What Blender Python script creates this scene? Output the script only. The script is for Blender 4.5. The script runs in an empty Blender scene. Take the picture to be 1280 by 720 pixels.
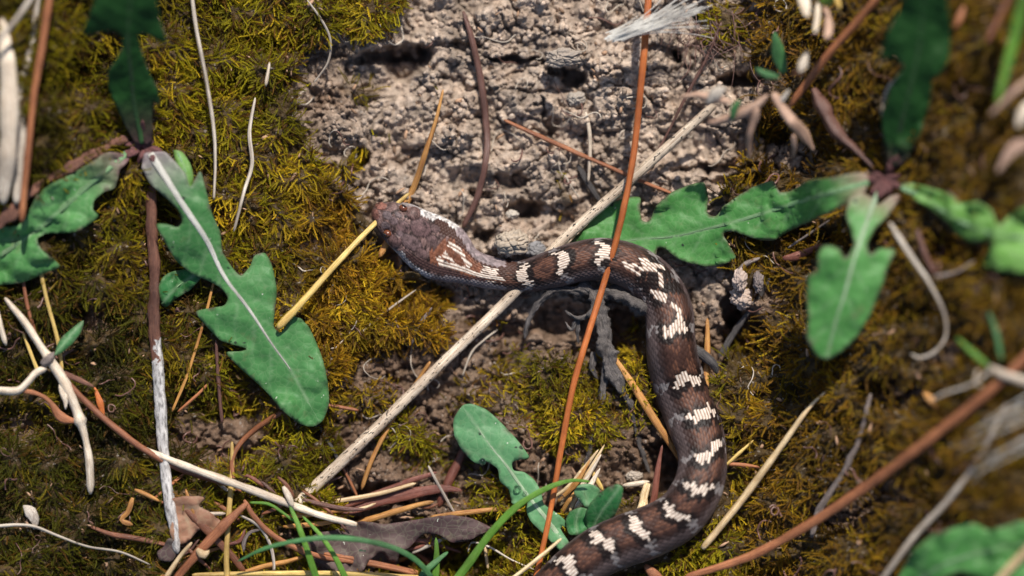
import bpy, math, random
import numpy as np
from mathutils import Vector
from mathutils.geometry import delaunay_2d_cdt
random.seed(7); RNG = np.random.default_rng(11)
SC = bpy.context.scene
# ---------------------------------------------------------------- camera, light, sky
S = 0.00018            # metres per photo pixel on the ground plane
D = 0.40               # camera height over the ground plane
cd = bpy.data.cameras.new("camera"); cam = bpy.data.objects.new("camera", cd)
SC.collection.objects.link(cam); SC.camera = cam
cam.location = (0, 0, D)
cd.sensor_width = 36; cd.lens = 36 * D / (1280 * S)
cd.clip_start = 0.02; cd.clip_end = 50
cd.dof.use_dof = True; cd.dof.focus_distance = D - 34 * S; cd.dof.aperture_fstop = 2.4
SUN_EL, SUN_AZ = math.radians(47), math.radians(14)      # azimuth clockwise from +Y (top of the photo)
sd = bpy.data.lights.new("sun", 'SUN'); sun = bpy.data.objects.new("sun", sd); SC.collection.objects.link(sun)
sd.energy = 4.8; sd.angle = math.radians(1.2); sd.color = (1.0, 0.95, 0.87)
sv = Vector((math.sin(SUN_AZ) * math.cos(SUN_EL), math.cos(SUN_AZ) * math.cos(SUN_EL), math.sin(SUN_EL)))
sun.rotation_euler = (-sv).to_track_quat('-Z', 'Y').to_euler(); sun.location = sv
w = bpy.data.worlds.new("World"); SC.world = w; w.use_nodes = True
nt = w.node_tree; bg = nt.nodes["Background"]
sky = nt.nodes.new("ShaderNodeTexSky"); sky.sky_type = 'NISHITA'; sky.sun_disc = False
sky.sun_elevation = SUN_EL; sky.sun_rotation = SUN_AZ
nt.links.new(sky.outputs[0], bg.inputs[0]); bg.inputs[1].default_value = 0.10
vs = SC.view_settings; vs.view_transform = 'Standard'; vs.look = 'None'; vs.exposure = 0.14; vs.gamma = 1

# ---------------------------------------------------------------- numbers
def W(x, y, z):
    """photo-pixel column x, row y at height z (in pixels) -> metres"""
    x = np.asarray(x, float); y = np.asarray(y, float); z = np.asarray(z, float) * S
    k = (D - z) / D
    return np.stack([(x - 640) * S * k, (360 - y) * S * k, z + 0 * x], -1)
def lin(r, g, b):
    f = lambda c: (c / 255 / 12.92) if c <= 10 else ((c / 255 + 0.055) / 1.055) ** 2.4
    return (f(r), f(g), f(b))
def hsh(a, b=0, c=0):
    n = (np.asarray(a, np.int64) * 374761393 + np.asarray(b, np.int64) * 668265263 + np.asarray(c, np.int64) * 2147483647 * 3) & 0xffffffff
    n = ((n ^ (n >> 13)) * 1274126177) & 0xffffffff
    n = ((n ^ (n >> 16)) * 2246822519) & 0xffffffff
    return ((n ^ (n >> 15)) & 0xffffff) / float(0x1000000)
def gnoise(x, y, s=0):
    xi = np.floor(x).astype(np.int64); yi = np.floor(y).astype(np.int64); fx = x - xi; fy = y - yi
    u = fx * fx * fx * (fx * (fx * 6 - 15) + 10); v = fy * fy * fy * (fy * (fy * 6 - 15) + 10)
    def g(ix, iy, dx, dy):
        a = hsh(ix, iy, s) * 2 * np.pi
        return np.cos(a) * dx + np.sin(a) * dy
    a = g(xi, yi, fx, fy); b = g(xi + 1, yi, fx - 1, fy); c = g(xi, yi + 1, fx, fy - 1); d = g(xi + 1, yi + 1, fx - 1, fy - 1)
    return (a * (1 - u) + b * u) * (1 - v) + (c * (1 - u) + d * u) * v
def fbm(x, y, s=0, o=4, gain=.5):
    t = 0; a = 1
    for i in range(o):
        t = t + a * gnoise(x, y, s + i); x = x * 2.03 + 7.1; y = y * 2.03 + 3.7; a *= gain
    return t
def worley(x, y, s=0):
    xi = np.floor(x).astype(np.int64); yi = np.floor(y).astype(np.int64)
    f1 = np.full(x.shape, 9.); f2 = np.full(x.shape, 9.); cid = np.zeros(x.shape)
    for i in (-1, 0, 1):
        for j in (-1, 0, 1):
            cx = xi + i; cy = yi + j
            px = cx + hsh(cx, cy, s); py = cy + hsh(cx, cy, s + 50)
            d = np.hypot(px - x, py - y)
            n = d < f1
            f2 = np.where(n, f1, np.minimum(f2, d)); cid = np.where(n, hsh(cx, cy, s + 99), cid); f1 = np.where(n, d, f1)
    return f1, f2, cid
def sst(a, b, x):
    t = np.clip((x - a) / (b - a), 0, 1); return t * t * (3 - 2 * t)
def blob(x, y, cx, cy, rx, ry, rot=0):
    c, s_ = math.cos(math.radians(rot)), math.sin(math.radians(rot))
    dx, dy = x - cx, y - cy
    return np.exp(-(((dx * c + dy * s_) / rx) ** 2 + ((-dx * s_ + dy * c) / ry) ** 2))
def inpoly(x, y, P, soft=0):
    r = np.zeros(x.shape, bool); n = len(P)
    for i in range(n):
        x0, y0 = P[i]; x1, y1 = P[(i + 1) % n]
        if y0 == y1: continue
        c = ((y0 > y) != (y1 > y)) & (x < (x1 - x0) * (y - y0) / (y1 - y0) + x0); r ^= c
    return r
def catmull(P, n, closed=False):
    P = np.array(P, float)
    if closed: Q = np.vstack([P[-1], P, P[0], P[1]])
    else: Q = np.vstack([2 * P[0] - P[1], P, 2 * P[-1] - P[-2]])
    out = []
    m = len(Q) - 3
    for i in range(m):
        p0, p1, p2, p3 = Q[i:i + 4]
        t = np.linspace(0, 1, n, endpoint=False)[:, None]
        out.append(.5 * (2 * p1 + (p2 - p0) * t + (2 * p0 - 5 * p1 + 4 * p2 - p3) * t ** 2 + (3 * p1 - p0 - 3 * p2 + p3) * t ** 3))
    if not closed: out.append(Q[-2][None])
    return np.vstack(out)
def catsharp(P, n, ten=.62):
    P = np.array(P, float); Q = np.vstack([P[-1], P, P[0], P[1]]); out = []
    for i in range(len(Q) - 3):
        p0, p1, p2, p3 = Q[i:i + 4]; t = np.linspace(0, 1, n, endpoint=False)[:, None]; m1 = (p2 - p0) * .5 * ten; m2 = (p3 - p1) * .5 * ten
        out.append((2 * t ** 3 - 3 * t ** 2 + 1) * p1 + (t ** 3 - 2 * t ** 2 + t) * m1 + (3 * t ** 2 - 2 * t ** 3) * p2 + (t ** 3 - t ** 2) * m2)
    return np.vstack(out)
def resample(P, step):
    d = np.r_[0, np.cumsum(np.hypot(*np.diff(P[:, :2], axis=0).T))]
    n = max(2, int(round(d[-1] / step)) + 1); t = np.linspace(0, d[-1], n)
    return np.stack([np.interp(t, d, P[:, k]) for k in range(P.shape[1])], -1), t

# ---------------------------------------------------------------- ground: soil hollow between moss cushions
SOIL = [(385, 175), (360, 130), (395, 60), (450, 40), (500, 20), (525, -60), (945, -60), (950, 40), (935, 110), (950, 180), (905, 230),
        (900, 300), (930, 345), (950, 400), (900, 430), (870, 560), (850, 600), (760, 640), (640, 660), (560, 660), (440, 660), (400, 610), (380, 560), (430, 470),
        (450, 420), (540, 395), (560, 360), (480, 330), (450, 265), (415, 215)]
MOSSY = [(600, 500, 50, 40, .55), (500, 540, 40, 30, .6), (540, 420, 50, 20, .6), (720, 520, 95, 60, .8), (640, 470, 60, 50, .6), (610, 610, 60, 25, .7), (790, 470, 40, 60, .7), (520, 560, 40, 40, .6), (600, 400, 60, 14, .5), (480, 400, 70, 45, .85), (700, 490, 85, 60, .7), (735, 450, 60, 40, .4), (470, 160, 35, 12, .5), (545, 110, 10, 30, .45), (455, 110, 40, 20, .6), (700, 250, 14, 35, .6),
         (560, 190, 30, 14, .4), (620, 170, 20, 10, .4), (505, 420, 45, 25, .8), (820, 420, 40, 60, .8), (930, 330, 40, 30, .5), (460, 490, 60, 40, .5),
         (560, 560, 20, 60, .5), (620, 640, 90, 20, .8), (430, 400, 60, 60, .9), (395, 560, 40, 50, .8), (850, 15, 40, 14, .5), (905, 30, 40, 40, .75), (950, 180, 50, 40, .6), (800, 520, 60, 40, .55), (440, 200, 25, 20, .7), (820, 150, 14, 8, .4)]
BARE = [(945, 375, 45, 30), (1125, 490, 50, 28), (1190, 440, 40, 25), (1120, 620, 40, 20), (960, 100, 30, 30), (985, 190, 50, 30), (1045, 640, 60, 30), (250, 545, 45, 30), (300, 545, 60, 35), (335, 455, 50, 30), (25, 530, 35, 20), (110, 400, 40, 20), (480, 690, 150, 40), (390, 300, 30, 20)]
HOLES = [(515, 372, 50, 22, 22), (478, 325, 22, 22, 14), (717, 97, 17, 13, 22), (697, 88, 12, 9, 14), (498, 68, 45, 12, 20), (448, 200, 14, 16, 20), (848, 70, 6, 8, 20), (655, 262, 24, 12, 20), (925, 100, 30, 10, 24), (600, 243, 18, 7, 12),
         (605, 295, 14, 8, 14), (560, 57, 40, 5, 8), (640, 74, 38, 4, 16), (975, 160, 28, 22, 26), (930, 420, 30, 30, 24), (915, 385, 14, 22, 24), (505, 85, 20, 18, 16), (470, 72, 26, 10, 12),
         (530, 70, 10, 18, 14), (880, 20, 12, 8, 8), (690, 160, 8, 14, 8), (900, 210, 60, 6, 10), (930, 225, 40, 8, 12), (640, 225, 26, 10, 12), (600, 400, 20, 14, 8), (705, 400, 40, 25, 14), (780, 420, 30, 40, 14), (640, 410, 20, 14, 10),
         (480, 620, 60, 14, 10), (280, 500, 50, 25, 16), (830, 590, 30, 40, 14), (1000, 300, 60, 20, 20), (1180, 310, 30, 20, 14), (560, 700, 90, 22, 22), (120, 90, 40, 40, 14), (340, 60, 40, 16, 12), (290, 110, 30, 20, 12)]
BUMPS = [(620, 30, 60, 22, 10), (560, 40, 30, 24, 8), (720, 40, 40, 30, 8), (790, 110, 45, 45, 9), (655, 120, 45, 30, 9), (560, 160, 40, 40, 6), (500, 230, 50, 25, 6), (640, 300, 22, 18, 14), (655, 205, 14, 9, 12),
         (720, 150, 15, 12, 8), (880, 90, 25, 40, 7), (850, 240, 40, 20, 8), (610, 205, 35, 18, 6), (745, 250, 26, 20, 8), (940, 375, 20, 14, 12), (700, 75, 20, 14, 9), (520, 130, 25, 20, 5), (905, 150, 20, 20, 8), (440, 150, 30, 20, 6)]
def moss_mask(x, y):
    wx = x + 22 * fbm(x / 60, y / 60, 31); wy = y + 22 * fbm(x / 60, y / 60, 41)
    m = 1 - inpoly(wx, wy, SOIL).astype(float)
    for cx, cy, rx, ry, a in MOSSY: m = np.maximum(m, a * blob(wx, wy, cx, cy, rx, ry))
    for cx, cy, rx, ry in BARE: m = m * (1 - .85 * blob(wx, wy, cx, cy, rx, ry))
    return m
def macro(x, y):
    h = 180 * sst(905, 1320, x) + 105 * sst(300, -60, x) * sst(480, 40, y) + 10 * sst(330, 0, x) - 14 * blob(x, y, 640, 330, 260, 260)
    return h - 6 * sst(600, 740, y)
def height(x, y):
    m = moss_mask(x, y)
    m2 = sst(.35, .9, m)
    wx = x + 7 * fbm(x / 18, y / 18, 3, 3); wy = y + 7 * fbm(x / 18, y / 18, 4, 3)
    f1, f2, c = worley(wx / 62, wy / 50, 5)
    g1, g2, gc = worley(wx / 21, wy / 19, 6)
    k1, k2, kc = worley(wx / 8.5, wy / 8, 8)
    l1, l2, lc = worley(x / 4.6, y / 4.6, 9)
    soil = 15 * (c - .5) + 9 * sst(0, .10, f2 - f1) * sst(-.2, .3, fbm(x / 70, y / 70, 78, 2) + .1) - 6 + 8 * (gc - .5) + 6.5 * sst(0, .24, g2 - g1) * sst(-.3, .35, fbm(x / 40, y / 40, 77, 2) + .15) + 2.0 * (1 - k1) * (.2 + 1.4 * kc) + 1.6 * (1 - l1) + 4.5 * fbm(x / 11, y / 11, 93, 4, .6)
    cr1, cr2, _ = worley(wx / 95 + .25 * fbm(x / 30, y / 30, 66, 3), wy / 80, 67); soil = soil - 12 * np.exp(-((cr2 - cr1) / .04) ** 2) * sst(-.1, .2, fbm(x / 90, y / 90, 68, 2) + .05)
    soil = soil + 20 * fbm(x / 75, y / 75, 12, 6, .55)
    for cx, cy, rx, ry, d in HOLES:
        b = blob(wx, wy, cx, cy, rx, ry); soil = soil - 2.3 * d * sst(.25, .6, b)
    for cx, cy, rx, ry, d in BUMPS:
        soil = soil + d * sst(0, .8, blob(wx, wy, cx, cy, rx, ry))
    n1, n2, nc = worley(x / 55 + .3 * fbm(x / 40, y / 40, 60), y / 48, 21)
    moss = 9 + 24 * (1 - n1 ** 1.6) + 17 * fbm(x / 34, y / 34, 22, 4)
    for cx, cy, rx, ry, d in HOLES: moss = moss - .8 * d * blob(x, y, cx, cy, rx, ry)
    return macro(x, y) + soil * (1 - m2) + m2 * (moss + .35 * soil), m
def axis(a, b, step, far, n):
    f = np.arange(a, b + .1, step); g = np.geomspace(step, far, n).cumsum(); g = g * far / g[-1]
    g = np.cumsum(np.geomspace(step * 1.2, far * .12, n)); g = g * (far / g[-1]) if g[-1] > far else g
    return np.r_[(a - g)[::-1], f, b + g]
gx = axis(-60, 1340, 1.8, 3500, 60); gy = axis(-60, 780, 1.8, 3500, 60)
GX, GY = np.meshgrid(gx, gy)
HZ, MM = height(GX, GY)
def bil(A, x, y):
    x = np.asarray(x, float); y = np.asarray(y, float)
    i = np.clip(np.searchsorted(gx, x) - 1, 0, len(gx) - 2); j = np.clip(np.searchsorted(gy, y) - 1, 0, len(gy) - 2)
    u = np.clip((x - gx[i]) / (gx[i + 1] - gx[i]), 0, 1); v = np.clip((y - gy[j]) / (gy[j + 1] - gy[j]), 0, 1)
    return (A[j, i] * (1 - u) + A[j, i + 1] * u) * (1 - v) + (A[j + 1, i] * (1 - u) + A[j + 1, i + 1] * u) * v
GH = lambda x, y: bil(HZ, x, y)
def base(P, sig=14):
    """smoothed upper envelope of the ground along a path of (x, y) rows spaced about 4 px"""
    h = np.maximum.reduce([GH(P[:, 0] + a, P[:, 1] + b) for a in (-4, 0, 4) for b in (-4, 0, 4)])
    n = len(h); k = np.arange(n)
    Wt = np.exp(-((k[:, None] - k[None]) / max(sig, 1)) ** 2); return (Wt @ h) / Wt.sum(1)

# ---------------------------------------------------------------- mesh and property helpers
COL = SC.collection
def mk(name, verts, faces, mat, parent=None, colors=None, uv=None, smooth=True):
    me = bpy.data.meshes.new(name); verts = np.asarray(verts, np.float32); faces = np.asarray(faces, np.int32)
    me.vertices.add(len(verts)); me.vertices.foreach_set("co", verts.ravel())
    k = faces.shape[1]; me.loops.add(faces.size); me.loops.foreach_set("vertex_index", faces.ravel())
    me.polygons.add(len(faces)); me.polygons.foreach_set("loop_start", np.arange(0, faces.size, k, dtype=np.int32))
    me.polygons.foreach_set("use_smooth", np.full(len(faces), smooth, bool))
    me.update(calc_edges=True)
    if colors is not None:
        a = me.color_attributes.new("Col", 'FLOAT_COLOR', 'POINT'); c = np.ones((len(verts), 4), np.float32); c[:, :3] = colors
        a.data.foreach_set("color", c.ravel())
    if uv is not None:
        a = me.attributes.new("lv", 'FLOAT_VECTOR', 'POINT'); u = np.zeros((len(verts), 3), np.float32); u[:, :uv.shape[1]] = uv
        a.data.foreach_set("vector", u.ravel())
    me.materials.append(mat)
    o = bpy.data.objects.new(name, me); COL.objects.link(o); o.parent = parent
    return o
def tag(o, label=None, cat=None, group=None, kind=None):
    for k, v in (("label", label), ("category", cat), ("group", group), ("kind", kind)):
        if v: o[k] = v
    return o
def empty(name, loc, label, cat, group=None):
    o = bpy.data.objects.new(name, None); COL.objects.link(o); o.location = loc; o.empty_display_size = .01
    bpy.context.view_layer.update()
    return tag(o, label, cat, group)
def under(o, root):
    o.parent = root; o.matrix_parent_inverse = root.matrix_world.inverted() if root.type == 'EMPTY' and not root.parent else root.matrix_world.inverted()
    return o
def gridfaces(nu, nv, wrap=False):
    a = np.arange(nu * nv).reshape(nu, nv)
    if wrap: b = np.roll(a, -1, 1); q = np.stack([a[:-1], a[1:], b[1:], b[:-1]], -1)
    else: q = np.stack([a[:-1, :-1], a[1:, :-1], a[1:, 1:], a[:-1, 1:]], -1)
    return q.reshape(-1, 4)

# ---------------------------------------------------------------- materials
def nodes(name):
    m = bpy.data.materials.new(name); m.use_nodes = True
    return m, m.node_tree.nodes, m.node_tree.links, m.node_tree.nodes["Principled BSDF"]
def tex(N, L, vec, scale, detail=4, rough=.6, kind='noise'):
    if kind == 'noise':
        t = N.new("ShaderNodeTexNoise"); t.inputs["Detail"].default_value = detail; t.inputs["Roughness"].default_value = rough
    else: t = N.new("ShaderNodeTexVoronoi")
    t.inputs["Scale"].default_value = scale; L.new(vec, t.inputs["Vector"]); return t
def ramp(N, L, src, p0, p1, c0=(0, 0, 0, 1), c1=(1, 1, 1, 1)):
    r = N.new("ShaderNodeValToRGB"); r.color_ramp.elements[0].position = p0; r.color_ramp.elements[1].position = p1
    r.color_ramp.elements[0].color = c0; r.color_ramp.elements[1].color = c1; L.new(src, r.inputs[0]); return r
def mix(N, L, fac, a, b, mode='MIX'):
    m = N.new("ShaderNodeMix"); m.data_type = 'RGBA'; m.blend_type = mode
    if isinstance(fac, (int, float)): m.inputs[0].default_value = fac
    else: L.new(fac, m.inputs[0])
    for s, v in ((6, a), (7, b)):
        if isinstance(v, tuple): m.inputs[s].default_value = (*v[:3], 1)
        else: L.new(v, m.inputs[s])
    return m.outputs[2]
def bump(N, L, h, st, dist, prev=None):
    b = N.new("ShaderNodeBump"); b.inputs["Strength"].default_value = st; b.inputs["Distance"].default_value = dist
    L.new(h, b.inputs["Height"])
    if prev: L.new(prev, b.inputs["Normal"])
    return b.outputs[0]
def geo(N): return N.new("ShaderNodeNewGeometry").outputs["Position"]
def attr(N, n):
    a = N.new("ShaderNodeAttribute"); a.attribute_name = n; return a
def m_ground():
    m, N, L, B = nodes("soil_and_humus"); p = geo(N); c = attr(N, "Col").outputs["Color"]
    n1 = tex(N, L, p, 700, 8, .7); n2 = tex(N, L, p, 2600, 5, .7); n3 = tex(N, L, p, 120, 5)
    k = mix(N, L, .75, c, ramp(N, L, n1.outputs[0], .3, .72, (.42, .36, .32, 1), (1.5, 1.46, 1.42, 1)).outputs[0], 'MULTIPLY')
    k = mix(N, L, .5, k, ramp(N, L, n3.outputs[0], .35, .65, (.7, .62, .56, 1), (1.15, 1.15, 1.15, 1)).outputs[0], 'MULTIPLY')
    # pale mineral grains
    v = tex(N, L, p, 2300, kind='v'); g = ramp(N, L, v.outputs["Color"], .86, .9)
    k = mix(N, L, g.outputs[0], k, mix(N, L, .35, k, (.55, .5, .44)))
    L.new(k, B.inputs["Base Color"]); B.inputs["Roughness"].default_value = .62; B.inputs["Specular IOR Level"].default_value = .45
    L.new(ramp(N, L, n2.outputs[0], .35, .6, (.85, .85, .85, 1), (.38, .38, .38, 1)).outputs[0], B.inputs["Roughness"])
    b = bump(N, L, n1.outputs[0], .8, .0009); L.new(bump(N, L, n2.outputs[0], .7, .0004, b), B.inputs["Normal"]); return m
def m_moss():
    m, N, L, B = nodes("moss_leaflets"); c = attr(N, "Col").outputs["Color"]; L.new(c, B.inputs["Base Color"])
    B.inputs["Roughness"].default_value = .6; B.inputs["Specular IOR Level"].default_value = .18
    T = N.new("ShaderNodeBsdfTranslucent"); L.new(mix(N, L, 1.0, c, (1.5, 1.2, .2), 'MULTIPLY'), T.inputs[0])
    X = N.new("ShaderNodeMixShader"); X.inputs[0].default_value = .45; L.new(B.outputs[0], X.inputs[1]); L.new(T.outputs[0], X.inputs[2])
    L.new(X.outputs[0], N["Material Output"].inputs[0]); return m
def m_stick(name, c0, c1, rough=.5, speck=0, speckc=(.02, .015, .01), fibre=.8, col2=None, split=None, bumpst=.5, trans=0):
    """fibres run along the piece; col2 takes over past 'split' along its length (weathered half)"""
    m, N, L, B = nodes(name); lv = attr(N, "lv").outputs["Vector"]
    mp = N.new("ShaderNodeMapping"); mp.inputs["Scale"].default_value = (1.5, .014, 1.5); L.new(lv, mp.inputs[0])
    n = tex(N, L, mp.outputs[0], .9, 6, .75); n2 = tex(N, L, geo(N), 260, 5)
    k = mix(N, L, ramp(N, L, n.outputs[0], .42, .58).outputs[0], c0, c1)
    n7 = tex(N, L, geo(N), 55, 3); k = mix(N, L, .8, k, ramp(N, L, n7.outputs[0], .35, .65, (.55, .5, .46, 1), (1.25, 1.22, 1.15, 1)).outputs[0], 'MULTIPLY')
    if col2:
        sp = N.new("ShaderNodeSeparateXYZ"); L.new(lv, sp.inputs[0])
        q = N.new("ShaderNodeMath"); q.operation = 'MULTIPLY_ADD'; q.inputs[1].default_value = 330; L.new(n2.outputs[0], q.inputs[0]); L.new(sp.outputs[1], q.inputs[2])
        g = N.new("ShaderNodeMath"); g.operation = 'GREATER_THAN'; g.inputs[1].default_value = split + 165; L.new(q.outputs[0], g.inputs[0])
        mp2 = N.new("ShaderNodeMapping"); mp2.inputs["Scale"].default_value = (1, .3, 1); L.new(lv, mp2.inputs[0])
        n4 = tex(N, L, mp2.outputs[0], .3, 4, .65)
        kk = mix(N, L, ramp(N, L, n4.outputs[0], .46, .66).outputs[0], col2[0], col2[1]); k = mix(N, L, g.outputs[0], k, kk)
    k = mix(N, L, .35, k, ramp(N, L, n2.outputs[0], .3, .7, (.42, .36, .32, 1), (1.5, 1.5, 1.5, 1)).outputs[0], 'MULTIPLY')
    n5 = tex(N, L, mp.outputs[0], 2.1, 4, .7); k = mix(N, L, ramp(N, L, n5.outputs[0], .58, .68).outputs[0], k, mix(N, L, 1.0, k, (.42, .34, .28), 'MULTIPLY'))
    if speck:
        mp3 = N.new("ShaderNodeMapping"); mp3.inputs["Scale"].default_value = (1, .5, 1); L.new(lv, mp3.inputs[0])
        v = tex(N, L, mp3.outputs[0], .34, 3, .6); k = mix(N, L, ramp(N, L, v.outputs[0], .65 - speck, .67 - speck).outputs[0], k, speckc)
    L.new(k, B.inputs["Base Color"]); B.inputs["Roughness"].default_value = rough
    L.new(bump(N, L, n.outputs[0], min(1, bumpst * 1.3), .0003), B.inputs["Normal"])
    if trans:
        T = N.new("ShaderNodeBsdfTranslucent"); L.new(k, T.inputs[0]); X = N.new("ShaderNodeMixShader"); X.inputs[0].default_value = trans
        L.new(B.outputs[0], X.inputs[1]); L.new(T.outputs[0], X.inputs[2]); L.new(X.outputs[0], N["Material Output"].inputs[0])
    return m
def m_leaf(name, c0, c1, basec=None, baselen=60, flecks=True, rough=.5, trans=.22, edge=(.10, .05, .05), ribtint=(.42, .52, .34), vein=1):
    m, N, L, B = nodes(name); a = attr(N, "lv").outputs["Vector"]; p = geo(N)
    n = tex(N, L, p, 45, 5, .6); n2 = tex(N, L, p, 420, 6, .6); v = tex(N, L, p, 620, kind='v'); v.feature = 'DISTANCE_TO_EDGE'; n6 = tex(N, L, p, 190, 4)
    k = mix(N, L, ramp(N, L, n.outputs[0], .35, .65).outputs[0], c0, c1)
    k = mix(N, L, .4, k, ramp(N, L, n2.outputs[0], .3, .7, (.75, .75, .75, 1), (1.25, 1.25, 1.25, 1)).outputs[0], 'MULTIPLY')
    c = attr(N, "Col").outputs["Color"]; sc = N.new("ShaderNodeSeparateColor"); L.new(c, sc.inputs[0])
    sx = N.new("ShaderNodeSeparateXYZ"); L.new(a, sx.inputs[0]); ab = N.new("ShaderNodeMath"); ab.operation = 'ABSOLUTE'; L.new(sx.outputs[0], ab.inputs[0])
    rg_ = ramp(N, L, ab.outputs[0], 0, 1); dv = N.new("ShaderNodeMath"); dv.operation = 'DIVIDE'; dv.inputs[1].default_value = 12; L.new(ab.outputs[0], dv.inputs[0]); L.new(dv.outputs[0], rg_.inputs[0])
    iv = N.new("ShaderNodeMath"); iv.operation = 'SUBTRACT'; iv.inputs[0].default_value = .32; L.new(dv.outputs[0], iv.inputs[1]); iv.use_clamp = True
    k = mix(N, L, iv.outputs[0], k, ribtint); k = mix(N, L, sc.outputs[1], k, edge)                       # G: purplish margin
    if basec: k = mix(N, L, sc.outputs[0], k, basec)            # R: coloured leaf base
    k = mix(N, L, sc.outputs[2], k, mix(N, L, .22 * vein, k, (.5, .6, .4)))   # B: side veins
    k = mix(N, L, ramp(N, L, v.outputs["Distance"], .0, .07, (.3 * vein, .3 * vein, .3 * vein, 1), (0, 0, 0, 1)).outputs[0], k, mix(N, L, .3, k, (.5, .6, .35)))
    k = mix(N, L, ramp(N, L, n6.outputs[0], .62, .75, (0, 0, 0, 1), (.4 * vein, .4 * vein, .4 * vein, 1)).outputs[0], k, (.22, .19, .10))
    if flecks:
        w_ = tex(N, L, p, 650, 2); f = ramp(N, L, w_.outputs[0], .735, .76)
        k = mix(N, L, f.outputs[0], k, (.6, .62, .5))
        w2 = tex(N, L, p, 300, 2); f2 = ramp(N, L, w2.outputs[0], .26, .29, (1, 1, 1, 1), (0, 0, 0, 1)); k = mix(N, L, f2.outputs[0], k, (.03, .05, .03))
    L.new(k, B.inputs["Base Color"]); B.inputs["Roughness"].default_value = rough; B.inputs["Specular IOR Level"].default_value = .25
    b = bump(N, L, n2.outputs[0], .25, .0004); b = bump(N, L, v.outputs["Distance"], .35, .0003, b); L.new(b, B.inputs["Normal"])
    T = N.new("ShaderNodeBsdfTranslucent"); L.new(mix(N, L, 1, k, (1.0, 1.5, .35), 'MULTIPLY'), T.inputs[0]); X = N.new("ShaderNodeMixShader"); X.inputs[0].default_value = trans
    L.new(B.outputs[0], X.inputs[1]); L.new(T.outputs[0], X.inputs[2]); L.new(X.outputs[0], N["Material Output"].inputs[0]); return m
def m_plain(name, c, rough=.5, spec=.5, coat=0):
    m, N, L, B = nodes(name); n = tex(N, L, geo(N), 900, 5)
    L.new(mix(N, L, .5, c, ramp(N, L, n.outputs[0], .3, .7, (.6, .6, .6, 1), (1.3, 1.3, 1.3, 1)).outputs[0], 'MULTIPLY'), B.inputs["Base Color"])
    B.inputs["Roughness"].default_value = rough; B.inputs["Specular IOR Level"].default_value = spec; B.inputs["Coat Weight"].default_value = coat; return m
def m_vcol(name, rough=.5, spec=.5, nz=2200, bs=.3):
    m, N, L, B = nodes(name); c = attr(N, "Col").outputs["Color"]; n = tex(N, L, geo(N), nz, 5, .7)
    L.new(mix(N, L, .5, c, ramp(N, L, n.outputs[0], .3, .7, (.65, .65, .65, 1), (1.3, 1.3, 1.3, 1)).outputs[0], 'MULTIPLY'), B.inputs["Base Color"])
    B.inputs["Roughness"].default_value = rough; B.inputs["Specular IOR Level"].default_value = spec
    L.new(bump(N, L, n.outputs[0], bs, .0002), B.inputs["Normal"]); return m
M_GROUND = m_ground(); M_MOSS = m_moss()
M = dict(
    speckled=m_stick("bleached_speckled_stem", (.86, .76, .62), (.50, .36, .25), .45, .045),
    orange=m_stick("orange_needle", (.55, .17, .04), (.38, .10, .03), .38),
    tanorange=m_stick("tan_needle", (.62, .34, .10), (.36, .14, .04), .4),
    yellow=m_stick("yellow_straw", (.78, .58, .20), (.52, .33, .09), .38),
    cream=m_stick("cream_straw", (.90, .76, .50), (.58, .36, .16), .42),
    white=m_stick("bleached_straw", (.90, .82, .70), (.55, .42, .30), .45),
    brown=m_stick("brown_needle", (.30, .12, .06), (.17, .06, .03), .4),
    dark=m_stick("dark_brown_needle", (.10, .045, .035), (.19, .10, .08), .4),
    pinkish=m_stick("pinkish_brown_needle", (.47, .195, .085), (.25, .085, .04), .45),
    red=m_stick("reddish_blade", (.30, .12, .085), (.16, .05, .035), .35),
    grey=m_stick("grey_twig", (.34, .29, .27), (.12, .09, .085), .6, bumpst=1.),
    slate=m_stick("slate_grey_root", (.17, .15, .145), (.04, .036, .036), .5, bumpst=1.),
    charcoal=m_stick("charcoal_twig", (.035, .032, .034), (.12, .11, .11), .45, bumpst=1.),
    greystraw=m_stick("greyish_straw", (.72, .66, .58), (.34, .28, .23), .4),
    bark=m_stick("peeling_stem", (.26, .12, .075), (.10, .04, .03), .5, bumpst=1., col2=((.74, .70, .66), (.20, .18, .17)), split=215),
    green=m_stick("fresh_grass", (.10, .27, .025), (.17, .36, .05), .35, trans=.25),
    bluegreen=m_stick("blueish_grass", (.07, .24, .08), (.12, .31, .11), .35, trans=.2),
    hair=m_stick("rootlet", (.42, .36, .30), (.60, .54, .46), .5),
    deadrose=m_stick("shrivelled_leaf", (.26, .12, .075), (.14, .06, .045), .6, bumpst=1.),
    rib=m_stick("leaf_midrib", (.36, .46, .32), (.22, .36, .20), .4),
    ribpurple=m_stick("purplish_midrib", (.62, .62, .58), (.42, .42, .38), .4),
    ribgreen=m_stick("green_midrib", (.13, .27, .12), (.17, .31, .15), .4),
    drypink=m_stick('dry_pinkish_bract', (.60, .42, .32), (.36, .21, .15), .5),
    ribshaded=m_stick('midrib_shade_in_colour', (.03, .09, .02), (.02, .06, .015), .6),  # midrib of the rising leaves, darkened to match their painted shade
    crown=m_stick("purple_crown_fibres", (.20, .075, .075), (.07, .03, .03), .6, bumpst=1.),
    fluff=m_stick("seed_fluff", (.8, .8, .78), (.7, .7, .68), .6, trans=.3),
)
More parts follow.
